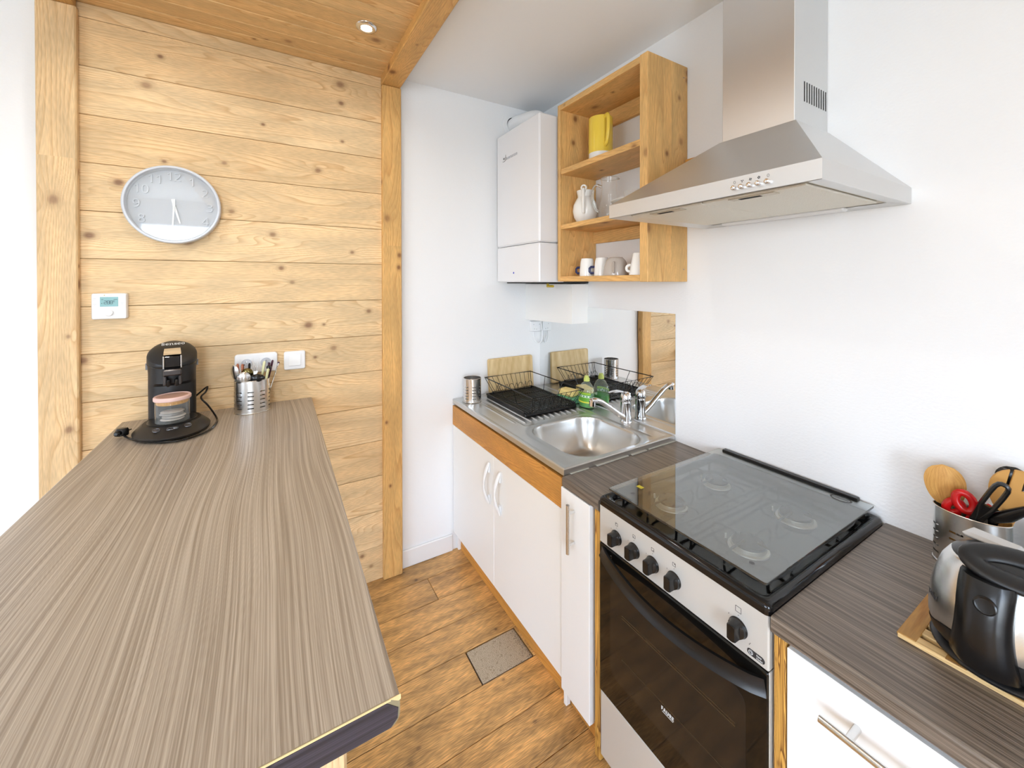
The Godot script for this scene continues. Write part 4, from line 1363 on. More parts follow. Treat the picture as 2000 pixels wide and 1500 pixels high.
func sink_side() -> void:
	var o: Node3D
	var mb: MB
	# ---- sink cabinet
	o = thing("sink_cabinet", "white two-door sink cabinet with an orange wood front board", "cabinet", V(1.17, 0, -1.61))
	part("carcass", MB.new().bx(V(0.894, 0.1, -2.10), V(XR - 0.002, 0.66, -1.121)), M.white_door, o)
	var dl := part("door", MB.new().bx(V(0.873, 0.106, -2.099), V(0.891, 0.703, -1.6225), 0.0015), M.white_door, o)
	arc_handle(dl, 0.873, 0.468, 0.662, -1.660, 1.0)
	var dr := part("door", MB.new().bx(V(0.873, 0.106, -1.6205), V(0.891, 0.703, -1.1195), 0.0015), M.white_door, o)
	arc_handle(dr, 0.873, 0.465, 0.657, -1.556, 1.0)
	part("front_board", pine(MB.new().bx(V(0.872, 0.7035, -2.103), V(0.893, 0.812, -1.1195), 0.002), 2, 5.0, V(0, 0.7035, 0)), M.honey, o, 40.0, "orange stained wooden front board")
	part("plinth", pine(MB.new().bx(V(0.909, 0.001, -2.08), V(0.925, 0.0995, -1.121), 0.002), 2, 3.0), M.honey, o)
	part("side_panel", MB.new().bx(V(0.897, 0.001, -2.10), V(1.3, 0.0995, -2.082), 0.001), M.white_door, o)
	# ---- sink unit: a pressed steel sheet
	o = thing("sink", "stainless steel sink with a rounded bowl and a ribbed drainer", "sink", V(1.17, 0.847, -1.61))
	var xs := []; var zs := []
	var nx := 220; var nzz := 370
	for i in nx + 1:
		xs.append(lerpf(0.873, XR - 0.005, float(i) / nx))
	for j in nzz + 1:
		zs.append(lerpf(ZB + 0.003, -1.108, float(j) / nzz))
	var hh := func(x: float, z: float) -> float:
		var h := 0.0
		# bowl
		var c := Vector2(1.158, -1.325); var hw := Vector2(0.192, 0.190); var r := 0.105
		var q := Vector2(absf(x - c.x), absf(z - c.y)) - hw + Vector2(r, r)
		var sd := Vector2(maxf(q.x, 0), maxf(q.y, 0)).length() + minf(maxf(q.x, q.y), 0.0) - r
		if sd < 0.0:
			var t := clampf(-sd / 0.075, 0.0, 1.0)
			h -= 0.004 * smoothstep(0.0, 0.008, -sd) + 0.142 * (1.0 - pow(1.0 - t, 2.3)) * smoothstep(0.0, 0.012, -sd + 0.004) + 0.006 * smoothstep(0.06, 0.18, -sd)
		elif sd < 0.035:
			h -= 0.0022 * (1.0 - smoothstep(0.012, 0.035, sd))
		# rolled outer border
		var e := minf(minf(x - 0.873, XR - 0.005 - x) + 0.0, minf(z - ZB, -1.108 - z))
		h += 0.0015 * (1.0 - smoothstep(0.012, 0.024, e)) - 0.004 * (1.0 - smoothstep(0.0, 0.004, e))
		# shallow drainer with ribs towards the bowl
		var dx := smoothstep(0.985, 0.997, x) * (1.0 - smoothstep(1.352, 1.364, x))
		var dz := smoothstep(-2.075, -2.062, z) * (1.0 - smoothstep(-1.545, -1.53, z))
		h -= 0.004 * dx * dz
		var rz := smoothstep(-2.04, -2.03, z) * (1.0 - smoothstep(-1.578, -1.566, z))
		var ph := fposmod((x - 1.008) / 0.0345, 1.0)
		if x > 1.008 and x < 1.345:
			h += 0.0042 * rz * smoothstep(0.0, 0.18, ph) * (1.0 - smoothstep(0.22, 0.42, ph))
		# ridge beside the tap ledge
		var rl := smoothstep(-1.60, -1.585, z) * (1.0 - smoothstep(-1.165, -1.15, z))
		h += 0.0035 * rl * exp(-pow((x - 1.378) / 0.006, 2.0))
		h += 0.0022 * exp(-pow((x - 0.966) / 0.005, 2.0)) * smoothstep(-2.07, -2.05, z) * (1.0 - smoothstep(-1.60, -1.58, z))
		return h
	var st_v := PackedVector3Array(); var st_n := PackedVector3Array(); var st_i := PackedInt32Array(); var st_u := PackedVector2Array()
	for j in nzz + 1:
		for i in nx + 1:
			var x: float = xs[i]; var z: float = zs[j]
			var y: float = hh.call(x, z)
			st_v.append(V(x - 1.17, y, z + 1.61))
			st_u.append(Vector2(x * 2, z * 2))
			var ex: float = (hh.call(x + 0.0015, z) - hh.call(x - 0.0015, z)) / 0.003
			var ez: float = (hh.call(x, z + 0.0015) - hh.call(x, z - 0.0015)) / 0.003
			st_n.append(V(-ex, 1, -ez).normalized())
	for j in nzz:
		for i in nx:
			var a := j * (nx + 1) + i
			st_i.append_array([a, a + 1, a + nx + 2, a, a + nx + 2, a + nx + 1])
	var arr := []
	arr.resize(Mesh.ARRAY_MAX)
	arr[Mesh.ARRAY_VERTEX] = st_v; arr[Mesh.ARRAY_NORMAL] = st_n; arr[Mesh.ARRAY_INDEX] = st_i; arr[Mesh.ARRAY_TEX_UV] = st_u
	var am := ArrayMesh.new()
	am.add_surface_from_arrays(Mesh.PRIMITIVE_TRIANGLES, arr)
	am.surface_set_material(0, M.sink_steel)
	var mi := MeshInstance3D.new()
	mi.name = "basin_sheet"
	mi.mesh = am
	o.add_child(mi, true)
	mb = MB.new()
	mb.bx(V(0.8725, 0.8245, ZB + 0.003), V(0.8745, 0.8455, -1.1085), 0.0006)
	mb.bx(V(0.8725, 0.8245, -1.1095), V(XR - 0.005, 0.8455, -1.1075), 0.0006)
	part("apron", mb, M.sink_steel, o)
	mb = MB.new().lathe(V(1.158, 0.6955, -1.325), [[0.0, -0.001], [0.022, -0.001], [0.026, 0.001], [0.038, 0.0025], [0.041, 0.0015], [0.042, 0.0]], 32)
	part("drain", mb, M.polished, o)
	mb = MB.new()
	for e in [[0.90, 0.006], [1.02, 0.009], [1.1, 0.007], [1.2, 0.010], [1.3, 0.007], [1.38, 0.008]]:
		mb.bx(V(e[0], 0.8258, -1.1074), V(e[0] + 0.085, 0.8268 + e[1] * 0.3, -1.1074 + e[1]), 0.0008)
	part("sealant", mb, mat(rgb(180, 176, 166), 0.7), o)
	# ---- tap
	var tb := V(1.42, 0.8475, -1.338)
	o = thing("mixer_tap", "chrome single-lever mixer tap at the back of the sink", "tap", tb)
	part("body", MB.new().lathe(tb, [[0.0, 0.0], [0.027, 0.0], [0.027, 0.004], [0.0245, 0.007], [0.0235, 0.03], [0.0235, 0.092], [0.0225, 0.094], [0.0225, 0.096], [0.024, 0.098]], 32), M.chrome, o)
	part("cap", MB.new().lathe(tb, [[0.024, 0.0985], [0.025, 0.104], [0.0245, 0.118], [0.021, 0.131], [0.014, 0.138], [0.0, 0.14]], 32), M.chrome, o, 60.0)
	part("spout", MB.new().tube(curve([tb + V(-0.012, 0.022, 0.002), tb + V(-0.05, 0.044, 0.004), tb + V(-0.11, 0.086, 0.006), tb + V(-0.16, 0.118, 0.007), tb + V(-0.195, 0.131, 0.008), tb + V(-0.222, 0.132, 0.008)], 5), [0.0135, 0.013, 0.013, 0.0125, 0.0125, 0.012, 0.012, 0.012, 0.0115, 0.0115, 0.0115, 0.0115, 0.0115, 0.0115, 0.0115, 0.0115, 0.0115, 0.012, 0.012, 0.012, 0.0125, 0.0125, 0.0125, 0.0125, 0.0125, 0.012], 16), M.chrome, o, 60.0)
	part("nozzle", MB.new().lathe(tb + V(-0.214, 0.108, 0.008), [[0.0, 0.002], [0.010, 0.002], [0.0115, 0.0], [0.0135, 0.002], [0.0135, 0.026], [0.0, 0.03]], 20), M.chrome, o)
	mb = MB.new()
	blade(mb, [tb + V(0.014, 0.128, 0.0), tb + V(-0.012, 0.141, -0.004), tb + V(-0.04, 0.147, -0.009), tb + V(-0.07, 0.146, -0.014), tb + V(-0.092, 0.142, -0.018)], [0.016, 0.0145, 0.011, 0.0085, 0.006], V(0.2, 0, 1), 0.007)
	part("lever", mb, M.chrome, o, 50.0)
	# ---- drip tray
	var tx0 := 1.048; var tx1 := 1.376; var tz0 := -2.035; var tz1 := -1.632; var ty := 0.8485
	o = thing("drip_tray", "black ribbed plastic drip tray on the drainer under the dish rack", "tray", V(1.21, ty, -1.83))
	mb = MB.new()
	mb.xf = face_py(V((tx0 + tx1) / 2, ty, (tz0 + tz1) / 2))
	mb.slab(rrect(tx1 - tx0, tz1 - tz0, 0.012, 4), 0.0, 0.012, 0.002)
	part("base", mb, M.black_matte, o)
	mb = MB.new()
	for i in 21:
		var x := lerpf(tx0 + 0.014, tx1 - 0.014, i / 20.0)
		mb.bx(V(x - 0.0038, ty + 0.0118, tz0 + 0.012), V(x + 0.0038, ty + 0.0165, tz1 - 0.004), 0.0015)
	part("rib", mb, M.black_matte, o, 20.0)
	mb = MB.new()
	mb.bx(V(tx0, ty + 0.010, tz0), V(tx0 + 0.010, ty + 0.021, tz1 - 0.012), 0.002).bx(V(tx1 - 0.010, ty + 0.010, tz0), V(tx1, ty + 0.021, tz1 - 0.012), 0.002).bx(V(tx0 + 0.01, ty + 0.010, tz0), V(tx1 - 0.01, ty + 0.021, tz0 + 0.01), 0.002)
	part("rim", mb, M.black_matte, o)
	# ---- wire dish rack
	var ry := 0.953; var by := 0.878
	var a := [V(1.053, ry, -2.062), V(1.366, ry, -2.062), V(1.366, ry, -1.570), V(1.053, ry, -1.570)]
	var b := [V(1.08, by, -2.015), V(1.342, by, -2.015), V(1.342, by, -1.615), V(1.08, by, -1.615)]
	o = thing("dish_rack", "black wire dish rack standing empty on the drip tray", "dish rack", V(1.21, by - 0.012, -1.82))
	part("top_frame", MB.new().tube(a, 0.0028, 8, true), M.black, o)
	part("bottom_frame", MB.new().tube(b, 0.0022, 8, true), M.black, o)
	for k in 10:
		var f := (k + 0.5) / 10.0
		for e in [[0, 1], [3, 2]]:
			var p0: Vector3 = a[e[0]].lerp(a[e[1]], f); var p1: Vector3 = b[e[0]].lerp(b[e[1]], f)
			part("wire", MB.new().tube(curve([p0, p0.lerp(p1, 0.75), p1], 4), 0.0013, 5), M.black, o)
	for k in 2:
		var f := (k + 1) / 3.0 - 0.02
		for e in [[0, 3], [1, 2]]:
			var p0: Vector3 = a[e[0]].lerp(a[e[1]], f); var p1: Vector3 = b[e[0]].lerp(b[e[1]], f)
			part("wire", MB.new().tube([p0, p1], 0.0018, 6), M.black, o)
		part("cross_wire", MB.new().tube([b[0].lerp(b[3], f), b[1].lerp(b[2], f)], 0.0018, 6), M.black, o)
	for i in 4:
		part("wire", MB.new().tube([a[i], b[i]], 0.0016, 6), M.black, o)
	for zz in [-2.0, -1.65]:
		var lp := []
		for k in 65:
			var x := lerpf(1.085, 1.338, k / 64.0)
			lp.append(V(x, by + 0.001 + 0.034 * pow(absf(sin(PI * k / 8.0)), 0.7), zz + 0.010 * cos(TAU * k / 16.0)))
		part("plate_loops", MB.new().tube(lp, 0.0013, 5), M.black, o)
	for q in b:
		part("foot", MB.new().tube([q, q + V(0, -0.0125, 0)], 0.004, 8), M.black, o)
	# ---- cutting board against the end wall
	mb = MB.new()
	mb.xf = Transform3D(Basis(V(1, 0, 0), -0.055), V(1.243, 0.8505, ZB + 0.018)) * Transform3D(Basis.IDENTITY, V(0, 0, 0))
	var cb := PackedVector2Array()
	for e in rrect(0.308, 0.198, 0.012, 4):
		cb.append(e + Vector2(e.y * -0.02, 0.099))
	mb.slab(cb, 0.0, 0.016, 0.002)
	single("cutting_board", pine(mb, 0, 5.0), M.bamboo, "pale wooden cutting board leaning on the white end wall behind the dish rack", "cutting board", V(1.243, 0.8505, ZB + 0.02))
	slotted_pot("utensil_pot", "empty round slotted steel pot on the left corner of the sink", V(0.948, 0.8482, -2.007), 0.048, 0.048, 0.128, 7, 5, 0.3, M.polished)
	# ---- washing-up liquid
	var s := V(1.418, 0.848, -1.607)
	o = thing("soap_bottle", "clear washing-up liquid bottle, part full of green soap, beside the mirror", "bottle", s)
	var bp := func(r: float, y: float, n := 32) -> PackedVector3Array:
		var q := PackedVector3Array()
		for k in n:
			var an := TAU * k / n
			q.append(s + V(cos(an) * r * 0.72, y, sin(an) * r))
		return q
	mb = MB.new()
	var rs := []
	for e in [[0.043, 0.001], [0.047, 0.004], [0.049, 0.03], [0.046, 0.055], [0.0475, 0.08], [0.042, 0.102], [0.028, 0.122], [0.0145, 0.131], [0.0145, 0.136]]:
		rs.append(bp.call(e[0], e[1]))
	mb.skin(rs)
	part("bottle_shell", mb, glass(Color(0.9, 0.96, 0.9), 0.1), o, 50.0)
	mb = MB.new()
	rs = []
	for e in [[0.041, 0.0025], [0.0455, 0.005], [0.0475, 0.03], [0.0452, 0.045], [0.0450, 0.050]]:
		rs.append(bp.call(e[0], e[1]))
	mb.skin(rs)
	part("soap", mb, mat(rgb(52, 150, 44), 0.15), o, 50.0, "green liquid soap")
	var ld := PackedByteArray()
	for j in 32:
		for i in 32:
			var col := [110, 180, 60]
			if j > 12 and j < 18: col = [225, 240, 225]
			elif j > 20 and j < 24: col = [190, 215, 70]
			elif j < 4 or j > 28: col = [225, 225, 80]
			if j > 13 and j < 17 and i % 5 < 2: col = [60, 140, 80]
			ld.append_array([col[0], col[1], col[2]])
	mb = MB.new()
	rs = []
	for e in [[0.0496, 0.028], [0.0486, 0.04], [0.0472, 0.055], [0.0480, 0.07], [0.0480, 0.082]]:
		var q := PackedVector3Array()
		for k in 15:
			var an := PI * 0.62 + PI * 0.76 * k / 14.0
			q.append(s + V(cos(an) * e[0] * 0.735, e[1], sin(an) * e[0]))
		rs.append(q)
	mb.skin(rs, false)
	part("paper_label", mb, textured(to_tex(32, 32, ld), 0.4), o, 60.0, "green and yellow label")
	part("cap", MB.new().lathe(s, [[0.0, 0.134], [0.0155, 0.134], [0.0155, 0.148], [0.013, 0.152], [0.0115, 0.153], [0.011, 0.162], [0.0, 0.163]], 24), mat(rgb(205, 215, 110), 0.35), o)
	# ---- sponge on a folded cloth
	var sp := V(1.412, 0.8482, -1.735)
	mb = MB.new()
	for i in 3:
		var q := sp + V(0.002 * i, 0.005 + i * 0.0085, -0.002 * i)
		mb.xf = Transform3D(Basis(Vector3.UP, 0.1 * i - 0.1), q)
		mb.box(Vector3.ZERO, V(0.085, 0.009, 0.13), 0.004)
	single("cleaning_cloth", mb, M.green_cloth, "folded pale green cleaning cloth beside the dish rack, under the yellow sponge", "cloth", sp)
	mb = MB.new()
	mb.xf = Transform3D(Basis(Vector3.UP, 0.25), sp + V(0.0, 0.0275, -0.012))
	mb.box(V(0, 0.0165, 0), V(0.066, 0.033, 0.098), 0.006)
	single("sponge", mb, M.sponge, "yellow kitchen sponge on the green cloth beside the mirror", "sponge", sp + V(0, 0.0275, 0))
	# ---- narrow cabinet and its pine end panel
	o = thing("narrow_cabinet", "narrow white cabinet with a steel bar handle between the sink and the cooker", "cabinet", V(1.17, 0, -1.03))
	part("carcass", MB.new().bx(V(0.890, 0.085, -1.1145), V(XR - 0.002, 0.7885, -0.970)), M.white_door, o)
	var nd := part("door", MB.new().bx(V(0.866, 0.082, -1.115), V(0.888, 0.788, -0.969), 0.0015), M.white_gloss, o)
	mb = MB.new().tube([V(0.838, 0.602, -1.043), V(0.838, 0.764, -1.043)], 0.0062, 14)
	mb.tube([V(0.838, 0.631, -1.043), V(0.8655, 0.631, -1.043)], 0.0045, 10).tube([V(0.838, 0.735, -1.043), V(0.8655, 0.735, -1.043)], 0.0045, 10)
	part("handle", mb, M.polished, nd)
	part("plinth", pine(MB.new().bx(V(0.909, 0.001, -1.113), V(0.925, 0.0845, -0.953), 0.002), 2, 3.0), M.honey, o)
	part("foot", MB.new().bx(V(0.889, 0.001, -1.131), V(0.9085, 0.0838, -1.1155), 0.002), M.white_door, o)
	mb = MB.new().bx(V(0.8705, 0.012, -0.9505), V(1.44, 0.788, -0.9265), 0.002)
	mb.g = 1; mb.su = 1.0 / 0.9; mb.sv = 1.0 / 0.03; mb.ov = 0.12; mb.org = V(0.884, 0, -0.95)
	single("end_panel", mb, M.zebra, "upright pine end panel with bold grain on the left side of the cooker", "panel", V(1.15, 0.012, -0.94))
	mb = MB.new()
	_top(mb, 0.864, -1.1055, -0.9275)
	single("worktop", mb, M.dark_laminate, "short dark wood print worktop between the sink and the cooker", "worktop", V(1.17, 0.79, -1.015))

# post-formed worktop between two z's
func _top(mb: MB, x: float, z0: float, z1: float) -> void:
	var pr := []
	for a in [[x + 0.009, 0.799, 0.009, 270.0, 180.0], [x + 0.006, 0.8195, 0.006, 180.0, 90.0]]:
		for i in 6:
			var th := deg_to_rad(lerpf(a[3], a[4], i / 5.0))
			pr.append(Vector2(a[0] + cos(th) * a[2], a[1] + sin(th) * a[2]))
	pr.append(Vector2(XR - 0.0008, 0.8255))
	pr.append(Vector2(XR - 0.0008, 0.790))
	var rings := []
	for z in [z0, z1]:
		var q := PackedVector3Array()
		for e in pr:
			q.append(V(e.x, e.y, z))
		rings.append(q)
	mb.skin(rings)
	mb.g = 2; mb.su = 1.0 / 1.1; mb.sv = 1.0 / 0.62; mb.ou = 0.1; mb.org = V(x, 0.79, -1.1)
	var s := swap_uv(mb)
	mb.t = s.t
	mb.g = -1

func cooker() -> void:
	var x0 := 0.866; var z0 := -0.9235; var z1 := -0.4315
	var o := thing("gas_cooker", "freestanding gas cooker with a silver control panel, black oven door and glass lid", "cooker", V(1.16, 0, -0.677))
	part("body", MB.new().bx(V(0.889, 0.03, z0 + 0.002), V(1.46, 0.815, z1 - 0.002), 0.003), mat(rgb(172, 170, 166), 0.45, 0.4), o)
	var cp := part("control_panel", MB.new().bx(V(x0, 0.703, z0), V(0.8885, 0.824, z1), 0.003), M.panel_silver, o)
	part("side_trim", MB.new().bx(V(0.868, 0.03, z1 - 0.0018), V(0.8885, 0.702, z1 + 0.001), 0.0008), M.panel_silver, o)
	# knobs: skirt, grip with flattened flanks
	var kz := [-0.852, -0.786, -0.722, -0.656, -0.494]
	for z in kz:
		var c := V(x0, 0.7515, z)
		var mb := MB.new()
		mb.xf = Transform3D(Basis(V(0, 0, 1), PI / 2), c)
		mb.lathe(Vector3.ZERO, [[0.0, 0.0003], [0.0205, 0.0003], [0.0205, 0.002], [0.019, 0.004], [0.0, 0.004]], 36)
		var kn := part("knob", mb, M.black, o, 50.0)
		mb = MB.new()
		mb.xf = Transform3D(Basis(V(0, 0, 1), PI / 2), c)
		var ring := func(r: float, w: float, y: float) -> PackedVector3Array:
			var q := PackedVector3Array()
			for j in 36:
				var a := TAU * j / 36
				q.append(V(cos(a) * r, y, clampf(sin(a) * r, -w, w)))
			return q
		mb.skin([ring.call(0.019, 0.0188, 0.004), ring.call(0.0185, 0.0175, 0.009), ring.call(0.018, 0.0105, 0.013), ring.call(0.0178, 0.0095, 0.027), ring.call(0.0165, 0.0082, 0.0295)])
		part("grip", mb, M.black, kn, 35.0)
	# burner signs: a square with a dot for the burner it feeds
	var mb2 := MB.new()
	var dots := [[-1, 1], [-1, -1], [1, -1], [1, 1], [0, 0]]
	for i in 5:
		var c := V(x0 - 0.0002, 0.790, kz[i])
		var h := 0.0042 if i < 4 else 0.006
		var wl := 0.0004
		for e in [[-h, 0, wl, h], [h, 0, wl, h], [0, -h, h, wl], [0, h, h, wl]]:
			mb2.box(c + V(0, e[1], e[0]), V(0.0004, e[3] * 2, e[2] * 2))
		if i < 4:
			mb2.box(c + V(0, dots[i][1] * 0.0017, dots[i][0] * 0.0017), V(0.0004, 0.0022, 0.0022))
		mb2.box(c + V(0, -0.0105 if i < 4 else -0.0125, 0), V(0.0004, 0.0014, 0.0014))
		mb2.box(c + V(0, -0.022, -0.021), V(0.0004, 0.003, 0.0008))
	for e in [[0.0, 0.0], [0.003, 0.002]]:
		mb2.box(V(x0 - 0.0002, 0.733 + e[0], kz[4] + 0.0235 + e[1]), V(0.0004, 0.002, 0.0012))
	part("symbol", mb2, M.print_dark, cp, 0.0)
	mb2 = MB.new(); mb2.xf = face_mx(V(x0, 0.7185, -0.457))
	mb2.slab(rrect(0.036, 0.0135, 0.0066, 6), 0.0, 0.0006, 0.0002)
	part("badge", mb2, M.print_dark, cp)
	text("badge_lettering", "Easy", 0.0036, V(x0 - 0.0008, 0.7212, -0.4505), V(0, 0, 1), V(0, 1, 0), M.print_white, cp, 0.0003, true)
	text("badge_lettering", "Clean", 0.0036, V(x0 - 0.0008, 0.7152, -0.4495), V(0, 0, 1), V(0, 1, 0), M.print_white, cp, 0.0003, true)
	mb2 = MB.new()
	var l := []
	for k in 14:
		l.append(V(x0 - 0.0008, 0.7185 + sin(TAU * k / 14) * 0.0042, -0.4672 + cos(TAU * k / 14) * 0.0042))
	mb2.tube(l, 0.0005, 4, true)
	mb2.tube([V(x0 - 0.0008, 0.7195, -0.4695), V(x0 - 0.0008, 0.7195, -0.4655), V(x0 - 0.0008, 0.7165, -0.4655)], 0.0005, 4)
	part("badge_emblem", mb2, M.print_white, cp)
	# oven door
	var dg := mat(rgb(15, 14, 13), 0.05)
	var door := part("oven_door", MB.new().bx(V(x0 - 0.001, 0.247, z0 + 0.0005), V(0.8885, 0.7005, z1 - 0.0005), 0.003), dg, o)
	var win := mat(rgb(32, 28, 25), 0.08)
	mb2 = MB.new(); mb2.xf = face_mx(V(x0 - 0.001, 0.475, -0.677))
	mb2.slab(rrect(0.40, 0.29, 0.03, 6), 0.0, 0.0003, 0.0001)
	part("oven_window", mb2, win, door)
	mb2 = MB.new()
	for e in [[0.53, 0.0005], [0.537, 0.0004], [0.41, 0.0003]]:
		mb2.bx(V(x0 - 0.0017, e[0] - e[1], -0.83), V(x0 - 0.0012, e[0] + e[1], -0.50))
	part("oven_shelf_edge", mb2, mat(rgb(150, 140, 120), 0.3, 1.0), door)
	var hp := []; var hw := []
	for i in 21:
		var f := float(i) / 20
		var b := pow(sin(PI * f), 0.75)
		hp.append(V(x0 - 0.004 - 0.040 * b, 0.682 - 0.010 * f - 0.018 * b, lerpf(-0.908, -0.436, f)))
		hw.append(0.016)
	mb2 = MB.new()
	blade(mb2, hp, hw, V(0.25, 1, 0), 0.011, 0.12)
	part("handle", mb2, M.black, door, 40.0)
	mb2 = MB.new(); mb2.xf = face_mx(V(x0 - 0.0012, 0.6825, -0.883))
	mb2.slab(rrect(0.026, 0.0085, 0.004, 4), 0.0, 0.0012, 0.0004)
	part("badge", mb2, M.chrome, door)
	text("lettering", "FAURE", 0.0095, V(x0 - 0.0016, 0.398, -0.674), V(0, 0, 1), V(0, 1, 0), M.print_white, door, 0.0004, true)
	part("underline", MB.new().bx(V(x0 - 0.0016, 0.3895, -0.6905), V(x0 - 0.0012, 0.3907, -0.6575)), M.print_white, door)
	part("lower_panel", MB.new().bx(V(x0 + 0.001, 0.045, z0 + 0.0025), V(0.8885, 0.2455, z1 - 0.0025), 0.003), M.panel_silver, o)
	for z in [z0 + 0.04, z1 - 0.04]:
		for x in [0.92, 1.40]:
			part("foot", MB.new().lathe(V(x, 0.001, z), [[0.0, 0.0], [0.016, 0.0], [0.016, 0.006], [0.008, 0.01], [0.008, 0.029]], 16), M.black, o)
	# enamelled hob: one pressed sheet with a raised rim
	var c2 := V(1.163, 0, -0.677)
	var rings := []
	var hwx := 0.300; var hwz := 0.2495
	for e in [[0.004, 0.8155, 0.012], [0.0, 0.819, 0.014], [0.0, 0.834, 0.014], [0.0035, 0.8405, 0.014], [0.0105, 0.8435, 0.016], [0.0185, 0.842, 0.018], [0.024, 0.836, 0.02], [0.027, 0.829, 0.02], [0.033, 0.827, 0.02], [0.06, 0.8255, 0.03]]:
		var q := PackedVector3Array()
		for v in rrect((hwx - e[0]) * 2, (hwz - e[0]) * 2, e[2], 6):
			q.append(c2 + V(v.x, e[1], v.y))
		rings.append(q)
	var hm := MB.new().skin(rings, true, true, true)
	part("hob", hm, M.black_gloss, o, 60.0)
	var bs := [[1.03, -0.79, 0.040], [1.262, -0.793, 0.036], [1.268, -0.562, 0.042], [1.03, -0.562, 0.040]]
	for b in bs:
		var bc := V(b[0], 0.8262, b[1])
		var r: float = b[2]
		var bn := part("burner", MB.new().lathe(bc, [[0.0, 0.0], [r * 1.18, 0.0], [r * 1.16, 0.003], [r, 0.004], [r, 0.011], [r * 0.98, 0.0125], [0.0, 0.0125]], 36), mat(rgb(205, 198, 184), 0.4, 0.7), o, 30.0)
		part("burner_cap", MB.new().lathe(bc, [[0.0, 0.0125], [r * 0.95, 0.0125], [r * 0.96, 0.0145], [r * 0.9, 0.0175], [0.0, 0.0185]], 36), mat(rgb(40, 39, 38), 0.35), bn, 30.0)
		part("ignition_pin", MB.new().tube([bc + V(-0.01, 0.0, -r * 1.32), bc + V(-0.01, 0.013, -r * 1.32)], 0.0028, 8), M.china, bn)
	for e in [[-0.903, -0.683], [-0.671, -0.451]]:
		var za: float = e[0]; var zb: float = e[1]; var zm := (za + zb) / 2
		var gy := 0.851
		var gr := part("pan_support", MB.new().tube(curve([V(0.925, gy - 0.002, za + 0.012), V(1.15, gy - 0.002, za + 0.008), V(1.375, gy - 0.002, za + 0.012), V(1.38, gy - 0.002, zm), V(1.375, gy - 0.002, zb - 0.012), V(1.15, gy - 0.002, zb - 0.008), V(0.925, gy - 0.002, zb - 0.012), V(0.92, gy - 0.002, zm)], 4, true), 0.0034, 6, true), M.black, o)
		for b in bs:
			if b[1] > za and b[1] < zb:
				var ax: float = b[0]; var az: float = b[1]
				for d in [V(1, 0, 0), V(-1, 0, 0), V(0, 0, 1), V(0, 0, -1)]:
					var ln := 0.105 if d.x != 0 else 0.098
					part("bar", MB.new().tube(curve([V(ax, gy, az) + d * 0.022, V(ax, gy, az) + d * 0.07, V(ax, gy - 0.004, az) + d * (ln - 0.01), V(ax, gy - 0.022, az) + d * ln], 3), 0.003, 6), M.black, gr)
		for x in [0.932, 1.368]:
			for z in [za + 0.016, zb - 0.016]:
				part("foot", MB.new().tube([V(x, gy - 0.003, z), V(x, 0.8262, z)], 0.0035, 6), M.black, gr)
	# glass lid lying closed, on its hinge rail
	var gl := MB.new()
	gl.xf = face_py(V(1.1755, 0.8615, -0.679))
	gl.slab(rrect(0.573, 0.462, 0.006, 3), 0.0, 0.0048, 0.0008)
	var lid := part("lid", gl, lid_glass(), o, 20.0, "tempered glass lid")
	part("hinge_rail", MB.new().bx(V(1.446, 0.8585, -0.887), V(1.466, 0.8735, -0.482), 0.002), M.black, o)
	gl = MB.new()
	var em := []
	for k in 28:
		em.append(V(1.425 + sin(TAU * k / 28) * 0.016, 0.8666, -0.513 + cos(TAU * k / 28) * 0.024))
	gl.tube(em, 0.0022, 6, true, 0.15)
	gl.bx(V(1.424, 0.8664, -0.532), V(1.4265, 0.8667, -0.495))
	part("emblem", gl, mat(rgb(60, 58, 55), 0.4), lid)
	part("sticker", MB.new().bx(V(0.970, 0.8664, -0.872), V(0.984, 0.8668, -0.852), 0.0001), mat(rgb(205, 190, 40), 0.4), lid)
	for z in [-0.85, -0.5]:
		part("buffer", MB.new().lathe(V(0.93, 0.8535, z), [[0.0, 0.0], [0.006, 0.0], [0.006, 0.008], [0.0, 0.008]], 10), M.black, lid)

func lid_glass() -> StandardMaterial3D:
	var m := mat(Color(0.93, 0.95, 0.94, 0.02), 0.0)
	m.refraction_enabled = true
	m.refraction_scale = 0.08
	return m

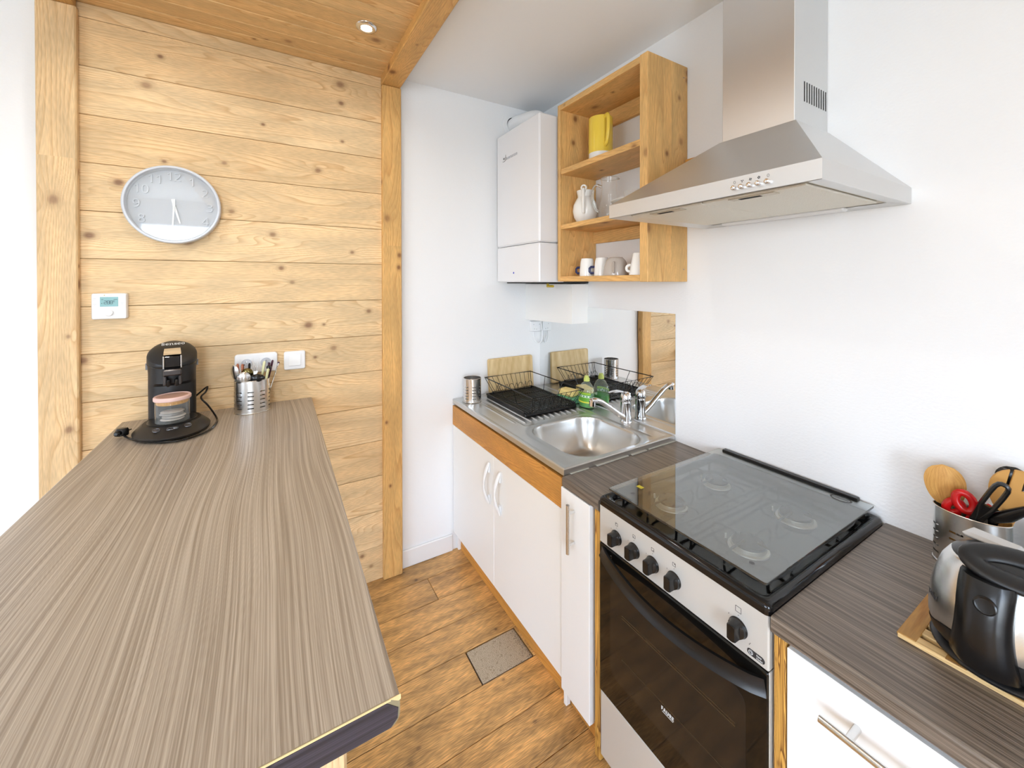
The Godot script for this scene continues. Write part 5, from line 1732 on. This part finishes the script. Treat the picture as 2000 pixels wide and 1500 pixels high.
func right_counter() -> void:
	var o: Node3D
	var mb := MB.new()
	_top(mb, 0.862, -0.4265, 0.9)
	single("worktop", mb, M.dark_laminate, "long dark wood print worktop right of the cooker, under the kettle", "worktop", V(1.17, 0.79, 0.2))
	mb = MB.new().bx(V(0.874, 0.012, -0.4265), V(1.44, 0.7885, -0.4045), 0.002)
	mb.g = 1; mb.su = 1.0 / 0.9; mb.sv = 1.0 / 0.026; mb.ov = 0.0; mb.ou = 0.5; mb.org = V(0.874, 0, -0.4265)
	single("end_panel", mb, M.zebra, "upright pine end panel with straight bold grain on the right side of the cooker", "panel", V(1.15, 0.012, -0.415))
	o = thing("drawer_cabinet", "glossy white drawer cabinet under the worktop right of the cooker", "cabinet", V(1.17, 0, 0.1))
	part("carcass", MB.new().bx(V(0.896, 0.085, -0.402), V(XR - 0.002, 0.788, 0.2)), M.white_door, o)
	for e in [[0.522, 0.776], [0.265, 0.519], [0.09, 0.262]]:
		var d := part("drawer", MB.new().bx(V(0.874, e[0], -0.402), V(0.894, e[1], 0.198), 0.0015), M.white_gloss, o)
		var hy: float = e[1] - 0.055
		mb = MB.new().tube([V(0.836, hy, -0.332), V(0.836, hy, 0.13)], 0.0062, 14)
		mb.tube([V(0.836, hy, -0.29), V(0.8735, hy, -0.29)], 0.0062, 12).tube([V(0.836, hy, 0.09), V(0.8735, hy, 0.09)], 0.0062, 12)
		part("handle", mb, M.polished, d)
	part("plinth", MB.new().bx(V(0.915, 0.001, -0.402), V(0.93, 0.0845, 0.198), 0.001), M.white_door, o)
	# ---- wooden trivet: pale slats one way, brown rails the other
	var t := V(1.11, 0.8262, -0.17)
	o = thing("trivet", "two-tone wooden slatted trivet under the kettle", "trivet", t)
	for i in 6:
		var x := 1.017 + i * 0.0345
		part("slat", pine(MB.new().bx(V(x, 0.8262, -0.2775), V(x + 0.021, 0.8355, -0.0595), 0.001), 2), M.trivet_light, o)
	for i in 4:
		var z := -0.2785 + i * 0.0635
		part("rail", pine(MB.new().bx(V(1.0172, 0.8312, z), V(1.212, 0.8362, z + 0.027), 0.001), 0), M.trivet_dark, o)
	# ---- kettle
	var k := V(1.097, 0.8364, -0.161)
	o = thing("kettle", "black and brushed steel electric kettle on the trivet at the right edge", "kettle", k)
	o.scale = Vector3(0.93, 0.93, 0.93)
	part("power_base", MB.new().lathe(k, [[0.0, 0.0], [0.082, 0.0], [0.094, 0.003], [0.096, 0.008], [0.092, 0.014], [0.07, 0.019], [0.0, 0.02]], 48), M.black_matte, o, 50.0)
	part("body", MB.new().lathe(k, [[0.086, 0.022], [0.093, 0.028], [0.098, 0.05], [0.098, 0.075], [0.095, 0.105], [0.089, 0.135], [0.080, 0.162], [0.070, 0.18], [0.064, 0.186]], 56), M.steel, o, 60.0)
	# black lower band, wedge shaped towards the handle
	mb = MB.new()
	var ca := atan2(-0.10, -1.0)   # direction of the handle column in (x, z)
	var rad := func(y: float) -> float:
		var tb := [[0.0, 0.084], [0.022, 0.087], [0.028, 0.0945], [0.05, 0.0992], [0.075, 0.0992], [0.105, 0.0962], [0.135, 0.0902], [0.162, 0.0812], [0.18, 0.071], [0.19, 0.062], [0.25, 0.02]]
		for i in tb.size() - 1:
			if y <= tb[i + 1][0]:
				return lerpf(tb[i][1], tb[i + 1][1], (y - tb[i][0]) / (tb[i + 1][0] - tb[i][0]))
		return 0.02
	var rs := []
	for i in 7:
		var q := PackedVector3Array()
		for j in 56:
			var a := TAU * j / 56
			var da := absf(angle_difference(a, ca))
			var top := 0.036 + 0.022 * smoothstep(1.3, 0.4, da)
			var y := lerpf(0.0205, top, i / 6.0)
			q.append(k + V(cos(a) * rad.call(y) * 1.003, y, sin(a) * rad.call(y) * 1.003))
		rs.append(q)
	mb.skin(rs, true, true, false)
	part("lower_band", mb, M.black_matte, o, 60.0)
	# handle column
	mb = MB.new()
	rs = []
	for i in 15:
		var y := lerpf(0.024, 0.178, i / 14.0)
		var q := PackedVector3Array()
		var wd := 0.38 + 0.12 * pow(absf(i / 14.0 - 0.5) * 2.0, 2.0)
		for j in 13:
			var f := -1.0 + j / 6.0
			var a := ca + f * wd
			var bulge := 0.022 * (1.0 - pow(absf(f), 4.0)) - 0.004 * exp(-pow((absf(f) - 0.62) / 0.1, 2.0))
			q.append(k + V(cos(a) * (rad.call(y) + bulge), y, sin(a) * (rad.call(y) + bulge)))
		for j in 13:
			var f := 1.0 - j / 6.0
			var a := ca + f * wd
			q.append(k + V(cos(a) * (rad.call(y) - 0.012), y, sin(a) * (rad.call(y) - 0.012)))
		rs.append(q)
	mb.skin(rs)
	part("handle_column", mb, M.black, o, 55.0)
	# top handle: a flat loop with a long finger slot
	mb = MB.new()
	var cy := k + V(-0.033, 0.194, 0.03)
	var lp := []
	var ux := V(0.35, -0.02, 1.0).normalized(); var uy := V(-1.0, -0.25, 0.35).normalized()
	for i in 36:
		var a := TAU * i / 36
		lp.append(cy + ux * cos(a) * 0.064 + uy * sin(a) * 0.027 + V(0, 0.006 * sin(a) * -1.0, 0))
	mb.tube(lp, 0.0185, 14, true, 0.5)
	part("handle", mb, M.black_matte, o, 60.0)
	part("lid", MB.new().lathe(k, [[0.0, 0.19], [0.066, 0.183], [0.066, 0.186], [0.05, 0.196], [0.02, 0.201], [0.0, 0.2015]], 40), M.black, o, 60.0)
	mb = MB.new()
	mb.xf = Transform3D(Basis(Vector3.UP, -0.2), k + V(0.045, 0.193, -0.02))
	mb.box(V(0, 0.006, 0), V(0.04, 0.012, 0.075), 0.005)
	part("lid_catch", mb, mat(rgb(205, 205, 205), 0.4), o)
	mb = MB.new()
	var bd := V(cos(ca - 0.06), 0.22, sin(ca - 0.06)).normalized()
	var bc := k + V(cos(ca - 0.06) * 0.1075, 0.145, sin(ca - 0.06) * 0.1075)
	var bx := Vector3.UP.cross(bd).normalized()
	mb.xf = Transform3D(Basis(bx, bd, bx.cross(bd)), bc)
	mb.lathe(Vector3.ZERO, [[0.0, 0.0], [0.0145, 0.0], [0.0145, 0.0035], [0.0125, 0.005], [0.0105, 0.004], [0.0, 0.0042]], 28)
	part("button", mb, M.black, o, 50.0)
	var la := ca + 0.93
	text("lettering", "Tefal", 0.010, k + V(cos(la) * 0.0968, 0.09, sin(la) * 0.0968), V(sin(la), 0, -cos(la)), V(0, 1, 0), M.print_dark, o, 0.0006, true)
	# ---- utensil pot
	var p := V(1.405, 0.8258, -0.255)
	slotted_pot("utensil_pot", "oval slotted steel pot of cooking utensils on the worktop behind the kettle", p, 0.0625, 0.043, 0.132, 8, 5, PI / 2, M.steel)
	spoon("wooden_spoon", "wooden spoon with a round bowl standing at the left of the utensil pot", p + V(0.014, 0.01, -0.03), V(1.408, 1.052, -0.303), V(0.35, 0, 1), 0.036, 0.1, M.spoon_wood, 0.22, 0.0075, "utensils in the oval pot")
	# slotted wooden turner, a slit from its upper edge
	var tf := p + V(0.014, 0.01, 0.028)
	o = thing("wooden_turner", "wide slotted wooden turner standing at the right of the utensil pot", "turner", tf, "utensils in the oval pot")
	var dd := (V(1.418, 1.064, -0.184) - tf).normalized()
	var sd := V(0.35, -0.2, 1.0); sd = (sd - dd * sd.dot(dd)).normalized()
	# outline with two slits from its upper edge
	var ol := PackedVector2Array()
	for i in 25:
		var a := lerpf(-0.42, 1.42, i / 24.0) * PI
		var q := Vector2(cos(a) * 0.041, 0.205 + sin(a) * (0.045 if sin(a) > 0 else 0.065))
		if i > 0 and absf(q.x - 0.008) < 0.0045 and q.y > 0.2 and ol[-1].x > 0.013:
			ol.append_array([Vector2(0.011, 0.2475), Vector2(0.0105, 0.205), Vector2(0.0055, 0.205), Vector2(0.005, 0.2485)])
		elif i > 0 and q.x < -0.012 and q.y > 0.225 and ol[-1].x > -0.012:
			ol.append_array([Vector2(-0.012, 0.247), Vector2(-0.0125, 0.205), Vector2(-0.0175, 0.205), Vector2(-0.018, 0.245)])
		ol.append(q)
	mb = MB.new()
	mb.xf = Transform3D(Basis(sd, dd, sd.cross(dd)), tf)
	mb.slab(ol, -0.0025, 0.0025, 0.0008)
	part("paddle", mb, M.spoon_wood, o, 30.0)
	mb = MB.new()
	blade(mb, [tf, tf + dd * 0.10, tf + dd * 0.13, tf + dd * 0.155], [0.007, 0.008, 0.0105, 0.013], sd, 0.005)
	part("handle", mb, M.spoon_wood, o)
	# black handle with a long hanging slot
	tf = p + V(-0.015, 0.012, -0.035)
	o = thing("spatula", "black spatula with a slotted handle leaning right across the wooden turner", "spatula", tf, "utensils in the oval pot")
	var e0 := V(1.372, 0.955, -0.243); var e1 := V(1.368, 1.058, -0.199)
	dd = (e1 - e0).normalized()
	sd = V(0.2, -0.3, 1.0); sd = (sd - dd * sd.dot(dd)).normalized()
	part("stem", MB.new().tube([tf, e0], 0.005, 8, false, 0.6), M.black, o)
	var hl := [e0]
	hl.append_array(curve([e0 + dd * 0.045 - sd * 0.0095, e0 + dd * 0.1 - sd * 0.0095, e0 + dd * 0.11, e0 + dd * 0.1 + sd * 0.0095, e0 + dd * 0.045 + sd * 0.0095], 3))
	part("handle", MB.new().tube(hl, 0.0066, 8, true, 0.7), M.black, o)
	mb = MB.new()
	blade(mb, [e0 - dd * 0.006, e0 + dd * 0.02, e0 + dd * 0.048], [0.009, 0.011, 0.0135], sd, 0.008)
	part("grip", mb, M.black, o)
	spoon("ladle", "black plastic ladle at the back of the utensil pot, its head above the wooden turner", p + V(0.028, 0.01, 0.006), V(1.432, 1.082, -0.192), V(0.3, 0, 1), 0.026, 0.06, M.black, 0.45, 0.006, "utensils in the oval pot", "ladle")
	var mf := p + V(-0.012, 0.012, 0.03)
	o = thing("masher", "black utensil handle leaning out low over the right rim of the utensil pot", "utensil", mf, "utensils in the oval pot")
	part("stem", MB.new().tube([mf, V(1.386, 0.966, -0.22)], 0.006, 8), M.black, o)
	part("handle", MB.new().tube([V(1.386, 0.966, -0.222), V(1.375, 0.988, -0.196), V(1.362, 1.022, -0.165), V(1.355, 1.04, -0.148)], [0.0095, 0.0125, 0.0075, 0.0065], 12), M.black, o)
	# scissors: two red loops and a third behind
	var sf := p + V(-0.005, 0.012, -0.015)
	o = thing("scissors", "kitchen scissors with red loop handles in the utensil pot", "scissors", sf, "utensils in the oval pot")
	for e in [[V(1.392, 0.964, -0.280), 0.0135, 0.5], [V(1.388, 0.985, -0.262), 0.0165, -0.3]]:
		var cc: Vector3 = e[0]
		var lp2 := []
		for i in 18:
			var a := TAU * i / 18
			var q: Vector3 = V(0.25, 0, 0.97) * cos(a) * e[1] * 0.85 + V(0, 1, 0) * sin(a) * e[1] * 1.25
			lp2.append(cc + q.rotated(V(1, 0, 0), e[2]))
		part("loop", MB.new().tube(lp2, 0.0082, 12, true), M.red, o)
		part("blade", MB.new().tube([cc - V(0, e[1] * 1.2, 0), sf + V(0, 0, 0.004)], 0.005, 6, false, 0.4), M.polished, o)
	sf = p + V(0.0, 0.012, 0.015)
	o = thing("peeler", "red handled tool lying between the scissors and the wooden turner", "peeler", sf, "utensils in the oval pot")
	part("handle", MB.new().tube(curve([V(1.395, 0.945, -0.262), V(1.392, 0.96, -0.246), V(1.39, 0.982, -0.23), V(1.39, 0.992, -0.222)], 4), 0.0075, 10), M.red, o)
	part("blade", MB.new().tube([V(1.395, 0.945, -0.262), sf], 0.004, 6), M.polished, o)
	sf = p + V(0.012, 0.012, -0.04)
	o = thing("tin_opener", "small silver can opener at the left inner edge of the utensil pot", "tin opener", sf, "utensils in the oval pot")
	part("body", MB.new().bx(sf, V(sf.x + 0.012, 0.962, sf.z + 0.008), 0.002), M.polished, o)
	part("wheel", MB.new().lathe(V(sf.x + 0.006, 0.962, sf.z + 0.004), [[0.0, 0.0], [0.0105, 0.0], [0.0105, 0.006], [0.0, 0.007]], 16), M.chrome, o)
	# ---- clear tub at the right edge
	var cx := V(1.43, 0.8258, -0.108)
	mb = MB.new()
	var rr := func(w: float, d: float, y: float) -> PackedVector3Array:
		var q := PackedVector3Array()
		for v in rrect(w, d, 0.012, 4):
			q.append(cx + V(v.x, y, v.y))
		return q
	mb.skin([rr.call(0.066, 0.11, 0.0), rr.call(0.076, 0.125, 0.13), rr.call(0.082, 0.131, 0.132), rr.call(0.082, 0.131, 0.134), rr.call(0.074, 0.123, 0.134), rr.call(0.064, 0.108, 0.002)])
	var tub := mat(Color(0.78, 0.8, 0.8, 0.35), 0.2)
	tub.transparency = BaseMaterial3D.TRANSPARENCY_ALPHA
	single("plastic_tub", mb, tub, "translucent plastic tub beside the utensil pot at the right edge", "tub", cx)
